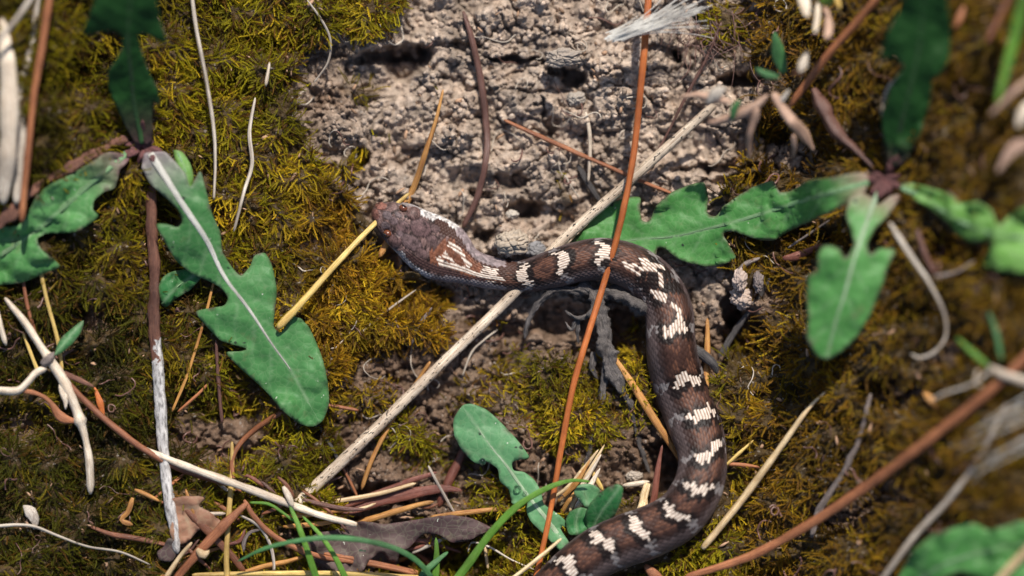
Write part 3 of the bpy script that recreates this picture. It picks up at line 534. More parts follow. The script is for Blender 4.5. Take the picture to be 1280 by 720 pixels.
for pts, wd, mt in (([(1003, -20), (1006, 5), (1010, 22)], [10, 12, 6], 'white'), ([(1022, 2), (1022, 20), (1020, 42)], [5, 9, 6], 'white'), ([(1030, 8), (1036, 28), (1034, 50)], [6, 12, 6], 'drypink'), ([(1044, -10), (1050, 12)], [8, 5], 'yellow'), ([(1022, 0), (1034, 2), (1042, -4)], [5, 10, 6], 'green'), ([(1009, 62), (1003, 78), (998, 90)], [12, 10, 9], 'greystraw'), ([(990, 92), (1004, 92)], [8, 8], 'brown')):
    under(tube("bract", pts, wd, M[mt], z=[z4 - 20, z4 + 14], jit=.4, flat=.4, rg=.3, taper=(.3, .1)), d4)

# ---------------------------------------------------------------- long stems over and under the snake
zs0 = GH(640, 370)
hd = sTop[60]
stick("dry_grass", "long bleached stem with black specks passing under the snake's neck", "dry grass", [(372, 629), (460, 545), (560, 447), (640, 369), (700, 303), (780, 232), (893, 131)], [15, 14, 13, 13, 13, 13, 11], 'speckled', z=[30, 26, 22, 12, 14, 22, 34, 44], jit=.04, sides=14, taper=(.9, .6))
zB = sTop[np.argmin(np.hypot(sC[:, 0] - 760, sC[:, 1] - 325))]
stick("pine_needle", "long orange pine needle lying across the back of the snake", "pine needle", [(812, -30), (809, 20), (801, 110), (791, 200), (773, 290), (750, 370), (730, 435), (715, 490), (700, 570), (686, 650), (668, 730)], [9, 9, 8.5, 8, 8, 8, 8, 7.5, 7, 7], 'orange', z=[52, 60, zB + 5, zB + 5, zB - 6, 52, 44, 40, 36], jit=.04, flat=.8)
stick("pine_needle", "orange pine needle tucked under the snake's snout", "pine needle", [(554, 112), (545, 150), (532, 190), (518, 232), (500, 270), (474, 322)], [3, 5, 7, 8, 9, 9], 'tanorange', z=[GH(545, 140) + 12, 18, 14, 6, 8, 16], jit=.05)
stick("straw", "yellow straw running from the leaf notch under the snake's snout", "straw", [(347, 410), (380, 375), (420, 330), (465, 283), (512, 241)], [10, 8, 7.5, 6.5, 4.5], 'yellow', z=[58, 56, 46, 24, 22], jit=.04, flat=.8)
stick("pine_needle", "dark brown curved needle on bare soil above the neck", "pine needle", [(579, 14), (590, 50), (600, 95), (607, 150), (608, 195), (597, 245), (578, 286)], [5, 8, 9, 9, 8, 8, 6], 'dark', lift=3, sig=6, jit=.06)
stick("pine_needle", "slim copper needle slanting from the soil toward the pale stem", "pine needle", [(630, 150), (660, 164), (700, 182), (750, 204), (800, 226), (840, 242)], [4, 6, 6, 5, 5, 4], 'pinkish', lift=5, sig=10)
stick("stalk", "short white stalk standing on soil between needle and long stem", "stalk", [(732, 140), (737, 168), (737, 200), (735, 228)], [5, 5, 5, 3], 'white', lift=6)
stick("twig", "dark blue grey twig bit beside the short white stalk", "twig", [(722, 205), (733, 225), (745, 244), (752, 256)], [6, 9, 8, 5], 'charcoal', lift=4)
stick("twig", "thin dark twig slanting over the soil at the top", "twig", [(902, 28), (882, 75), (862, 112), (835, 165), (815, 200)], [4, 4, 4, 3, 3], 'dark', lift=14)
stick("dry_grass", "thin pale stem hanging past the top of the left rosette", "dry grass", [(238, -20), (246, 40), (258, 100), (267, 160), (269, 205), (267, 250)], [5, 5, 5, 5, 4, 3], 'greystraw', lift=26, sig=30)
stick("dry_grass", "wiry white stem on moss left of the soil", "dry grass", [(319, 122), (312, 165), (315, 205), (305, 240), (292, 290)], [3, 5, 5, 4, 3], 'greystraw', lift=16, sig=8)
stick("dry_grass", "fine curved rootlet at the upper edge of the soil", "rootlet", [(384, 0), (402, 25), (413, 50), (410, 78), (392, 104)], [2, 3, 3, 3, 2], 'greystraw', lift=18)
stick("dry_grass", "short white stem stub in the moss near the top", "dry grass", [(337, 78), (332, 108)], [3, 5], 'white', lift=18)
stick("thread", "fine white thread left of the bleached stem", "thread", [(448, 419), (470, 400), (495, 380), (520, 362)], [3, 3, 2.5, 1.5], 'hair', lift=8)
stick("thread", "dark branching rootlet on the mossy soil below the neck", "rootlet", [(578, 470), (590, 440), (605, 425), (622, 412)], [2, 3, 3, 1.5], 'hair', lift=4)

# left edge ----------------------------------------------------------------------------------------------------
stick("straw", "broad bleached straw at the left edge", "straw", [(2, 20), (10, 80), (12, 130), (10, 190), (4, 255)], [12, 20, 24, 22, 14], 'white', z=[130, 150, 150, 140, 118], flat=.5)
stick("straw", "grey white hollow straw second from the left edge", "straw", [(50, -20), (38, 60), (22, 110), (26, 180), (20, 255)], [6, 8, 15, 16, 14], 'greystraw', z=[130, 125, 122, 120, 112], flat=.5)
stick("dry_grass", "reddish brown stem beside the hollow straw", "dry grass", [(64, -20), (54, 50), (44, 110), (36, 180), (27, 278)], [10, 10, 9, 9, 8], 'pinkish', z=[150, 142, 136, 132, 124])
stick("dry_grass", "thin grey stem crossing the bleached straw at the left edge", "dry grass", [(44, -10), (22, 22), (-6, 56)], [7, 7, 6], 'greystraw', z=[165, 168, 170])
stick("weathered_stalk", "upright peeling stem with black and white weathered lower half", "plant stem", [(190, 232), (190, 280), (194, 340), (193, 400), (199, 470), (203, 540), (210, 610), (218, 660), (222, 692)], [12, 15, 13, 14, 15, 15, 13, 14, 10], 'bark', lift=8, sig=16, jit=.12, sides=16)
stick("straw", "thin golden straw emerging below the bright leaf", "straw", [(50, 335), (60, 380), (72, 425), (78, 465)], [5, 5, 5, 5], 'yellow', lift=10)
stick("straw", "short golden straw left of the pointed green leaf", "straw", [(28, 414), (38, 440), (50, 470)], [3, 5, 5], 'yellow', lift=10)
stick("dry_grass", "thin brown stem behind the forked white stem", "dry grass", [(28, 345), (34, 380), (42, 410), (50, 440)], [4, 5, 5, 4], 'brown', lift=6)
stick("straw", "short pale straw tip at the left edge above the fork", "straw", [(-8, 375), (0, 405), (8, 432)], [8, 8, 6], 'white', lift=12)
fz = gh(60, 455) + 26
fk = empty("forked_grass", W(60, 455, fz)[()], "forked bleached stem with grey joint and curled sheaths near the left edge", "dry grass")
under(tube("stalk", [(6, 372), (30, 402), (52, 435), (64, 452), (80, 478), (94, 510), (104, 540), (111, 575), (113, 618)], [5, 9, 10, 12, 14, 12, 9, 10, 9], M['white'], z=[fz + 6, fz + 2, fz, fz - 2, fz - 8, fz - 12, fz - 18], jit=.1, node=(.34, .66), sides=14), fk)
under(tube("joint", [(52, 456), (60, 450), (68, 440)], [14, 15, 10], M['grey'], z=[fz + 2, fz + 5, fz + 2], jit=.1), fk)
under(tube("branch", [(58, 460), (45, 466), (34, 478), (22, 488), (0, 488), (-30, 484)], [10, 9, 9, 10, 9, 9], M['white'], z=[fz, fz + 4, fz + 4, fz + 4], jit=.1), fk)
under(tube("sheath", [(26, 488), (46, 492), (62, 502), (76, 520), (98, 527)], [5, 6, 8, 12, 5], M['pinkish'], z=[fz + 2, fz, fz - 4, fz - 8], jit=.2, flat=.4), fk)
under(tube("sheath", [(76, 480), (82, 500), (82, 512)], [8, 7, 3], M['white'], z=[fz, fz + 2, fz], jit=.2, flat=.4), fk)
under(tube("sheath", [(78, 466), (96, 474), (118, 484)], [9, 8, 3], M['deadrose'], z=[fz - 2, fz - 2, fz - 6], jit=.2, flat=.5), fk)
stick("pine_needle", "long brown needle curving down under the bright straw", "pine needle", [(78, 470), (105, 500), (140, 532), (180, 562), (230, 588), (285, 606)], [6, 8, 9, 9, 8, 5], 'brown', lift=[20, 14, 12, 10, 8], sig=20)
stick("straw", "bright cream straw lying across the peeling stem", "straw", [(172, 557), (220, 578), (280, 600), (340, 622), (400, 644), (446, 656)], [4, 9, 10, 10, 9, 7], 'white', lift=[14, 22, 18, 16, 14], sig=30, taper=(.2, .8))
stick("straw", "chip of white straw resting on the bright straw's end", "straw", [(354, 608), (361, 622), (366, 634)], [7, 9, 8], 'white', lift=24, flat=.5)
stick("twig", "splintered brown chip at the foot of the speckled stem", "twig", [(347, 596), (358, 606), (368, 622)], [4, 6, 4], 'brown', lift=18, flat=.6)
stick("thread", "pale sinuous thread in the lower left corner", "thread", [(-10, 658), (22, 656), (45, 659), (75, 671), (110, 683), (150, 690), (188, 706)], [4, 4, 4, 3, 3, 3, 2], 'hair', lift=13, sig=20)
stick("pine_needle", "dull brown needle half sunk in lower left moss", "pine needle", [(112, 658), (140, 668), (175, 674), (212, 682)], [4, 7, 7, 5], 'brown', lift=8)
stick("needle", "short orange chip above the sunk brown needle", "pine needle", [(168, 612), (184, 619), (200, 627)], [5, 6, 4], 'tanorange', lift=8)
stick("straw", "curled tan scrap in moss left of the peeling stem", "straw", [(166, 622), (160, 640), (152, 650), (166, 656)], [6, 7, 6, 8], 'tanorange', lift=10, flat=.5)
stick("seed", "small grey white seed husk in the lower left moss", "seed", [(29, 632), (38, 640), (44, 652), (42, 662)], [6, 17, 12, 2], 'greystraw', lift=12, flat=.4, taper=(.3, .1))
# needle pile at the bottom
stick("pine_needle", "brown needle looping from under the long leaf's tip", "pine needle", [(448, 513), (413, 507), (380, 506), (348, 518), (318, 538), (298, 558), (290, 578), (293, 604), (302, 616)], [4, 5, 5, 6, 7, 7, 7, 6, 5], 'pinkish', lift=8, sig=10)
stick("pine_needle", "copper needle sweeping to the bottom edge under the grass blades", "pine needle", [(305, 625), (318, 646), (340, 668), (372, 686), (410, 698), (460, 705), (525, 718)], [6, 7, 7, 7, 6, 6, 6], 'pinkish', lift=[22, 22, 20, 18, 16], sig=20)
stick("straw", "upright golden straw crossed by the bright straw", "straw", [(290, 552), (290, 590), (286, 640), (283, 690), (284, 735)], [4, 7, 7, 7, 7], 'yellow', lift=[6, 8, 16, 18], sig=20)
stick("pine_needle", "flat brown needle slanting down left beside the golden straw", "pine needle", [(309, 629), (285, 652), (262, 676), (240, 700), (215, 730)], [7, 12, 12, 10, 8], 'pinkish', lift=[26, 28, 26, 22], sig=25, flat=.4)
stick("pine_needle", "flat brown needle slanting down right under its neighbour", "pine needle", [(218, 622), (240, 644), (262, 666), (290, 695), (306, 715)], [5, 9, 10, 9, 8], 'brown', lift=[14, 14, 12, 8], sig=25, flat=.4)
stick("straw", "small bright chip of straw on the crossing brown needles", "straw", [(246, 686), (254, 694), (262, 688)], [8, 12, 4], 'cream', lift=34, flat=.5)
stick("straw", "cream straw in the lower left of the needle pile", "straw", [(240, 678), (225, 695), (205, 725)], [5, 6, 7], 'cream', lift=20)
stick("straw", "thin white sliver left of the golden straw", "straw", [(259, 642), (282, 642)], [4, 5], 'white', lift=18)
stick("dry_grass", "bluish grey wiry stem curving through the pile", "dry grass", [(300, 644), (322, 656), (336, 676), (342, 700), (342, 725)], [3, 4, 4, 4, 3], 'greystraw', lift=20)
stick("dry_grass", "curled mauve rootlet between golden straw and wiry stem", "rootlet", [(304, 690), (306, 674), (314, 665), (326, 662)], [5, 6, 4, 3], 'grey', lift=12)
stick("pine_needle", "dark reddish needle above the cream one in the fanned pile", "pine needle", [(392, 650), (430, 632), (470, 618), (510, 602), (546, 590)], [6, 9, 9, 8, 5], 'red', lift=[14, 14, 12, 8], flat=.5)
stick("straw", "thin cream needle topmost in the fanned pile", "straw", [(392, 631), (430, 625), (475, 617), (520, 604)], [5, 6, 6, 4], 'cream', lift=[22, 22, 20, 16], flat=.6)
stick("dry_grass", "flat reddish blade with pointed tip in the fanned pile", "dry blade", [(395, 666), (430, 642), (475, 626), (520, 616), (555, 611), (578, 613)], [5, 10, 14, 15, 13, 4], 'red', lift=[10, 12, 12, 10], flat=.25, taper=(.5, .1))
stick("pine_needle", "tan needle with grey tip lowest in the fanned pile", "pine needle", [(428, 661), (455, 652), (490, 641), (520, 632), (542, 627)], [5, 8, 8, 7, 6], 'tanorange', lift=[14, 16, 14, 12], flat=.6)
stick("pine_needle", "mauve brown needle pointing right from the stem foot", "pine needle", [(378, 624), (400, 630), (430, 636), (458, 637)], [4, 6, 6, 3], 'dark', lift=16)
stick("straw", "short cream sliver with upturned tip in the fanned pile", "straw", [(415, 638), (440, 638), (458, 634), (470, 629)], [3, 4, 4, 3], 'cream', lift=18)
stick("pine_needle", "tan needle under the bright straw's end", "pine needle", [(352, 645), (380, 644), (410, 640), (440, 637)], [4, 6, 5, 4], 'tanorange', lift=9)
stick("pine_needle", "rusty tan needle below the bright straw's tip", "pine needle", [(354, 658), (385, 656), (418, 652)], [5, 7, 5], 'tanorange', lift=9)
stick("pine_needle", "tan needle above the lowest straw at the bottom", "pine needle", [(298, 718), (330, 708), (358, 702), (378, 696)], [6, 7, 7, 5], 'tanorange', lift=22)
stick("straw", "yellow straw lying along the bottom edge", "straw", [(240, 719), (330, 717), (420, 717), (530, 722)], [6, 7, 7, 6], 'yellow', lift=22, sig=30)
stick("pine_needle", "long thin copper needle below the dead leaf", "pine needle", [(405, 692), (440, 698), (480, 706), (525, 716)], [5, 6, 6, 5], 'pinkish', lift=24)
stick("twig", "reddish stem standing behind the seedling's leaf tip", "plant stem", [(582, 556), (572, 580), (560, 604), (548, 634)], [9, 12, 12, 9], 'red', lift=0)
stick("pine_needle", "pale tan needle on moss between dead leaf and seedling", "pine needle", [(538, 646), (580, 641), (620, 637), (652, 638)], [4, 7, 6, 4], 'tanorange', lift=4)
stick("pine_needle", "thin tan needle dipping behind the speckled stem", "pine needle", [(538, 452), (520, 480), (498, 512), (478, 548), (463, 580), (452, 612)], [5, 6, 6, 6, 6, 5], 'tanorange', z=[16, 10, 8, 14, 20, 22])
stick("twig", "charcoal twig below the speckled stem", "twig", [(398, 530), (415, 560), (432, 592), (444, 618)], [4, 5, 5, 4], 'charcoal', lift=2)
stick("twig", "bent mauve rootlet on soil right of the orange moss", "rootlet", [(515, 430), (520, 412), (530, 398), (540, 384)], [4, 5, 5, 3], 'grey', lift=3)
stick("dry_grass", "thin golden brown stem left of the long leaf", "dry grass", [(268, 350), (258, 390), (245, 435), (232, 475), (215, 515)], [3, 4, 4, 4, 3], 'tanorange', lift=10)
stick("twig", "thin brown twig crossing below the golden brown stem", "twig", [(222, 515), (245, 495), (262, 478)], [3, 4, 3], 'pinkish', lift=8)
stick("twig", "brown upright twig under the long leaf's lower lobes", "twig", [(270, 425), (272, 460), (275, 500), (278, 530)], [4, 5, 5, 4], 'dark', lift=8)
stick("straw", "amber translucent scale of a bud above the brown needle", "straw", [(118, 484), (124, 500), (130, 522)], [4, 9, 4], 'orange', lift=8, flat=.4)
# grass blades
GB = dict(group="green grass blades at the bottom edge")
stick("green_grass", "bright green grass blade with brown tip crossing the seedling", "grass blade", [(560, 738), (585, 705), (612, 668), (645, 634), (680, 612), (712, 601), (738, 602)], [10, 11, 10, 9, 8, 6, 3], 'green', z=[60, 62, 62, 62, 62, 56], flat=.25, taper=(.8, .1), **GB)
stick("green_grass", "arching blue green grass blade over the dead leaf", "grass blade", [(540, 722), (520, 700), (490, 684), (450, 675), (410, 672), (370, 676), (330, 686), (296, 702)], [7, 7, 7, 7, 6.5, 6, 5, 2], 'bluegreen', z=[60, 76, 84, 86, 84, 78, 66], flat=.25, taper=(.8, .1), **GB)
stick("green_grass", "steep green blade rising at the speckled stem's foot", "grass blade", [(362, 632), (372, 655), (384, 688), (398, 730)], [4, 7, 8, 9], 'green', z=[56, 62, 62, 56], flat=.25, taper=(.2, .9), **GB)
stick("green_grass", "second steep green blade just right of the first", "grass blade", [(378, 645), (400, 668), (418, 695), (436, 730)], [3, 6, 7, 8], 'green', z=[50, 58, 60, 54], flat=.25, taper=(.2, .9), **GB)
stick("green_grass", "short upright green blade near the bottom needle tip", "grass blade", [(545, 672), (546, 695), (544, 730)], [4, 8, 10], 'green', z=[44, 46, 46], flat=.25, taper=(.2, .9), **GB)
stick("green_grass", "pale green bent tip at the arching blade's base", "grass blade", [(560, 690), (545, 702), (530, 716), (520, 734)], [4, 8, 8, 6], 'bluegreen', z=[40, 50, 54, 50], flat=.25, **GB)
stick("green_grass", "thin yellow green blade by the golden straw", "grass blade", [(312, 628), (335, 630), (352, 640), (368, 652)], [3, 4, 4, 3], 'green', lift=20, flat=.3)

SEEN = set()
for i in range(60):
    x_ = random.uniform(190, 560); y_ = random.uniform(600, 715); a_ = random.choice((-.3, -.25, .5, .9, -.9)) + random.gauss(0, .35); l_ = random.uniform(28, 75); dx_, dy_ = math.cos(a_) * l_ / 2, math.sin(a_) * l_ / 2; b_ = random.uniform(-7, 7)
    mt_ = random.choice(('brown', 'dark', 'tanorange', 'pinkish', 'red', 'greystraw'))
    l_ = max(l_, 28); tl_ = 'lying nearly level' if abs(math.sin(a_)) < .4 else 'slanting down right' if math.sin(a_) * math.cos(a_) > 0 else 'slanting up right'
    nm_ = "%s needle fragment %s in the litter %s the speckled stem's foot" % (dict(brown='brown', dark='dark brown', tanorange='tan', pinkish='copper', red='reddish', greystraw='grey')[mt_], tl_, 'left of' if x_ < 372 else 'right of')
    if nm_ in SEEN: continue
    SEEN.add(nm_)
    stick("pine_needle", nm_, "pine needle", [(x_ - dx_, y_ - dy_), (x_ + b_, y_ + b_), (x_ + dx_, y_ + dy_)], [3, random.uniform(3.5, 6.5), 3], mt_, group="needle fragments in the litter", lift=random.uniform(3, 11), flat=.6)
# centre: root, splinters, small needles -------------------------------------------------------------------------
rz = gh(745, 400, 8)
rt_ = empty("grey_root", W(745, 385, rz)[()], "knotted slate grey root in the crook of the snake's bend", "root")
for nm, pts, wd, zz, jt in (("root_stem", [(726, 352), (742, 366), (748, 392), (754, 420), (758, 448), (770, 474), (783, 496), (792, 512)], [20, 20, 17, 18, 19, 18, 13, 6], [16, 18, 20, 22, 22, 20, 18, 16], .35),
                        ("root_branch", [(742, 372), (765, 366), (790, 374), (816, 392)], [14, 18, 20, 12], [18, 22, 24, 20], .35),
                        ("root_branch", [(738, 366), (712, 362), (690, 364), (672, 382), (660, 402), (655, 424)], [10, 9, 8, 7, 6, 3], [18, 20, 22, 20, 14, 10], .2),
                        ("root_fibre", [(756, 450), (755, 480), (746, 520), (738, 555), (728, 592), (722, 612)], [7, 6, 6, 6, 4, 2], [20, 16, 14, 12, 10, 8], .3),
                        ("root_fibre", [(786, 500), (793, 530), (800, 560), (812, 592)], [6, 5, 5, 3], [16, 12, 10, 8], .2),
                        ("root_fibre", [(738, 392), (722, 398), (706, 388)], [6, 5, 2], [22, 24, 20], .3),
                        ("root_fibre", [(720, 400), (714, 412), (706, 402)], [4, 3, 1], [20, 18, 16], .2),
                        ("root_fibre", [(724, 395), (722, 415), (724, 430)], [5, 5, 2], [18, 16, 10], .2),
                        ("root_fibre", [(755, 420), (765, 435), (770, 455)], [3, 3, 1], [24, 24, 16], .2),
                        ("root_fibre", [(742, 440), (740, 458), (748, 475)], [6, 6, 2], [14, 14, 10], .3)):
    under(tube(nm, pts, wd, M['slate'], rg=.75, z=[a + GH(740, 400) * .0 for a in zz], jit=jt, sides=18, step=2, flat=.8), rt_)
stick("pine_needle", "tan needle pointing from the root to the snake's flank", "pine needle", [(766, 444), (790, 480), (815, 520), (838, 555), (852, 578)], [5, 9, 10, 9, 5], 'tanorange', z=[22, 24, 24, 22, 16], flat=.6)
stick("pine_needle", "upright tan needle close to the snake's outer side", "pine needle", [(884, 398), (884, 430), (883, 460), (882, 500)], [4, 8, 8, 7], 'tanorange', lift=4, flat=.6)
stick("twig", "black broken twig beside the upright tan needle", "twig", [(860, 428), (878, 442), (893, 456), (896, 468)], [9, 12, 13, 6], 'charcoal', lift=10, jit=.2)
stick("twig", "slanting charcoal twig right of the broken one", "twig", [(962, 348), (945, 378), (922, 410), (898, 448)], [4, 7, 7, 8], 'charcoal', lift=10, jit=.2)
stick("twig", "grey twig parallel to the slanting charcoal one", "twig", [(950, 322), (930, 332), (918, 348)], [4, 6, 4], 'grey', lift=8)
stick("pine_needle", "upright reddish brown needle with sharp tip left of the lower coil", "pine needle", [(828, 556), (822, 590), (818, 620), (812, 650)], [3, 7, 9, 9], 'red', z=[34, 34, 32, 26], flat=.7, taper=(.1, .8))
stick("straw", "white twig stub bent like an elbow above the lower coil", "twig", [(778, 607), (800, 604), (812, 602)], [5, 7, 6], 'white', lift=10)
stick("straw", "peeled white stub standing below the elbow twig", "twig", [(810, 604), (806, 618), (803, 640)], [9, 11, 12], 'cream', lift=8, jit=.3, rg=.35, flat=.5, taper=(.8, .9))
sp_ = empty("wood_splinters", W(730, 590, gh(730, 590))[()], "sheaf of shredded cream splinters above the seedling's dark leaf", "splinters")
for i, (a, b, wd, mt) in enumerate((((700, 632), (748, 562), 8, 'cream'), ((704, 640), (752, 568), 7, 'white'), ((696, 628), (738, 575), 7, 'tanorange'), ((712, 640), (756, 556), 7, 'cream'), ((718, 636), (750, 585), 8, 'white'), ((692, 622), (726, 588), 6, 'cream'), ((700, 645), (728, 605), 7, 'tanorange'), ((716, 646), (736, 612), 6, 'cream'))):
    under(tube("splinter", [a, ((a[0] + b[0]) / 2 + 3 * (i % 3 - 1), (a[1] + b[1]) / 2 + 2), b], [wd * .6, wd, 2], M[mt], z=[16 + 2 * i % 9, 26 + (i * 5) % 11, 30 + (i * 3) % 8], jit=.2, flat=.5), sp_)
stick("straw", "short golden straw tip between splinters and dark leaf", "straw", [(738, 586), (746, 600), (754, 614)], [5, 7, 6], 'yellow', lift=12)
stick("straw", "slim tan twig crossing the orange needle near the bottom", "straw", [(636, 726), (660, 708), (682, 690), (702, 673)], [4, 5, 5, 4], 'cream', lift=34)
stick("dry_grass", "small forked tan rootlet at the bottom beside the green blade", "rootlet", [(606, 682), (608, 698), (610, 712)], [4, 4, 3], 'cream', lift=20)
stick("thread", "grey thread curling in the shade below the dead leaf", "thread", [(585, 690), (590, 678), (612, 684), (640, 700), (668, 712)], [2, 2.5, 2.5, 2, 1.5], 'hair', lift=16)
stick("pine_needle", "dull orange needle half buried below the dead leaf", "pine needle", [(512, 684), (532, 700), (560, 722)], [4, 7, 6], 'brown', lift=14)
stick("straw", "orange chip showing below the lower coil", "dry chip", [(806, 706), (818, 718), (832, 730)], [8, 14, 10], 'pinkish', lift=14, flat=.5)

# right side ---------------------------------------------------------------------------------------------------
stick("straw", "pale yellow straw leaning right of the lower coil", "straw", [(1034, 488), (1010, 512), (975, 560), (930, 622), (878, 686)], [3, 7, 9, 9, 8], 'cream', lift=[26, 26, 24, 20, 14], sig=30, taper=(.3, .8))
stick("pine_needle", "long blurred copper needle curving across the lower right", "pine needle", [(1300, 430), (1240, 486), (1170, 542), (1100, 596), (1020, 650), (940, 694), (855, 722)], [13, 13, 13, 13, 12, 11, 8], 'pinkish', lift=[40, 38, 34, 28, 22, 16], sig=40, flat=.7)
stick("twig", "grey peeling twig under the long copper needle", "twig", [(1088, 492), (1076, 540), (1060, 580), (1040, 612), (1022, 640), (1014, 672)], [4, 6, 8, 8, 8, 9], 'grey', lift=[12, 10, 8, 8], jit=.25)
stick("dry_grass", "long grey brown stem running to the bottom edge", "dry grass", [(1258, 505), (1225, 570), (1185, 625), (1145, 668), (1098, 730)], [5, 6, 8, 8, 7], 'greystraw', lift=14, sig=30)
stick("straw", "pale straw end lying on the corner leaf", "straw", [(1300, 672), (1272, 700), (1240, 735)], [10, 10, 10], 'cream', z=[g3 + 60, g3 + 56, g3 + 50])
stick("dry_grass", "hooked wiry grey stem below the fresh green leaf", "dry grass", [(1112, 278), (1140, 322), (1164, 358), (1180, 392), (1182, 420), (1168, 440), (1150, 447), (1138, 442)], [5, 7, 6, 5, 4, 3, 5, 2], 'greystraw', lift=20, sig=20)
stick("dry_grass", "short mauve stem right of the hooked stem", "dry grass", [(1146, 286), (1156, 316), (1168, 344)], [5, 8, 6], 'dark', lift=14)
stick("twig", "thin brown twig meeting the short mauve stem", "twig", [(1168, 346), (1195, 340), (1218, 326)], [5, 4, 3], 'grey', lift=14)
stick("pine_needle", "small straw sliver beside the snake's outer curve", "straw", [(906, 583), (922, 568), (942, 550)], [3, 5, 2], 'yellow', lift=16)
stick("pine_needle", "short rusty needle under the leaning straw", "pine needle", [(908, 580), (928, 581), (950, 584)], [5, 6, 3], 'pinkish', lift=10)
stick("twig", "reddish root bit under the rosette's down pointing leaf", "root", [(978, 322), (994, 320), (1010, 314), (1030, 306)], [6, 9, 7, 5], 'red', lift=6, jit=.3)
stick("twig", "grey twig under the right end of the long leaf", "twig", [(985, 310), (1015, 290), (1045, 270), (1060, 262)], [3, 3, 3, 2], 'grey', lift=4)
stick("dry_grass", "brown blurred stalk at the top pointing to the dried cluster", "plant stem", [(1112, -20), (1070, 28), (1035, 68), (1005, 108), (985, 135)], [9, 10, 10, 10, 8], 'pinkish', z=[gh(1090, 10) + 50, gh(1040, 60) + 50, gh(985, 130) + 34])
stick("twig", "dark slanting root running to the right rosette", "root", [(1015, 110), (1028, 135), (1045, 165), (1070, 188), (1096, 212)], [14, 18, 14, 10, 8], 'dark', lift=12, jit=.3)
stick("green_grass", "blurred green blade at the upper right edge", "grass blade", [(1284, -20), (1270, 40), (1258, 85), (1246, 130)], [14, 14, 12, 6], 'green', z=[gh(1270, 30) + 60, gh(1258, 80) + 55, gh(1246, 130) + 50], flat=.25)
stick("dry_grass", "blurred pinkish stick touching the right edge", "plant stem", [(1300, 88), (1268, 115), (1236, 145)], [7, 9, 4], 'drypink', lift=42)
stick("petal", "blurred pale pink dry bract at the right edge", "dry bract", [(1246, 216), (1256, 200), (1268, 186), (1290, 176)], [3, 12, 19, 16], 'drypink', lift=44, flat=.3)
stick("petal", "blurred pale sliver above the pale pink bract", "dry bract", [(1272, 160), (1280, 140), (1290, 125)], [6, 14, 10], 'white', lift=44, flat=.3)
stick("dry_grass", "faint brown stem near the upper right corner", "plant stem", [(1268, -20), (1250, 20), (1232, 55)], [7, 7, 6], 'brown', lift=24)
stick("petal", "small pink sliver beside the dark leaf at the top", "dry bract", [(1205, 8), (1200, 22), (1193, 36)], [6, 9, 5], 'pinkish', lift=30, flat=.5)
stick("straw", "pale streak along the dark leaf of the right rosette", "straw", [(1132, 88), (1112, 108), (1103, 135), (1104, 152)], [5, 5, 4, 3], 'greystraw', lift=34)
tz = gh(1240, 465) + 34
tf = empty("grass_tuft_base", W(1240, 465, tz)[()], "white stalk base with green blades and fine white hairs at the right edge", "grass tuft")
for nm, pts, wd, mt, zz in (("stalk", [(1236, 458), (1256, 468), (1300, 482)], [9, 12, 13], 'white', [tz, tz + 8]), ("blade", [(1196, 422), (1215, 440), (1238, 460)], [4, 8, 8], 'green', [tz - 10, tz]), ("blade", [(1236, 390), (1246, 420), (1252, 452)], [4, 8, 7], 'bluegreen', [tz - 10, tz - 4]),
                            ("fibre", [(1240, 462), (1215, 480), (1180, 492), (1162, 502)], [4, 4, 3, 3], 'greystraw', [tz, tz - 16]), ("fibre", [(1222, 462), (1219, 478), (1228, 484)], [3, 4, 2], 'white', [tz - 6, tz - 10])):
    under(tube(nm, pts, wd, M[mt], z=zz, jit=.1, flat=.6), tf)
stick("chip", "orange wood chip under the white stalk base", "wood chip", [(1154, 490), (1164, 500), (1176, 510)], [8, 13, 8], 'tanorange', lift=8, flat=.5)
def fibres(name, centre, n, L_, mat, spread, ang, z0, label, cat, wd=1.1, curl=.5):
    vs_, fs, uv = [], [], []
    for i in range(n):
        a = math.radians(ang + random.gauss(0, spread)); x = centre[0] + random.gauss(0, centre[2]); y = centre[1] + random.gauss(0, centre[3]); l = L_ * random.uniform(.4, 1.1)
        cu = random.gauss(0, curl); zz = z0 + random.uniform(-6, 12); b = len(vs_)
        for k_ in range(7):
            q = k_ / 6; aa = a + cu * q; ww = wd * (1 - .6 * q)
            for s_ in (-1, 1): vs_.append((x - math.sin(aa) * ww * s_, y + math.cos(aa) * ww * s_, zz + 8 * math.sin(q * 2.5))); uv.append((s_, q * 30, i))
            x += math.cos(aa) * l / 6; y += math.sin(aa) * l / 6
        for k_ in range(6): fs.append((b + 2 * k_, b + 2 * k_ + 1, b + 2 * k_ + 3, b + 2 * k_ + 2))
    v = np.array(vs_); return tag(mk(name, W(v[:, 0], v[:, 1], v[:, 2]), fs, M[mat], uv=np.array(uv, float)), label, cat)
fibres("seed_fluff", (768, 46, 5, 3), 120, 112, 'fluff', 4.5, -20, gh(820, 25) + 60, "white silky seed fluff lying across the soil at the top", "seed fluff", .8, .2)
fibres("plant_hair", (1290, 512, 10, 22), 8, 90, 'fluff', 12, 150, gh(1240, 520) + 60, "blurred tuft of white plant hairs at the right edge", "plant hair", 1.1, .3)
fibres("fibre_mass", (890, 40, 30, 25), 60, 50, 'dark', 40, 80, gh(890, 50) + 3, "tangle of dark fine root hairs on the soil near the top", "root hairs", .6, 1.)

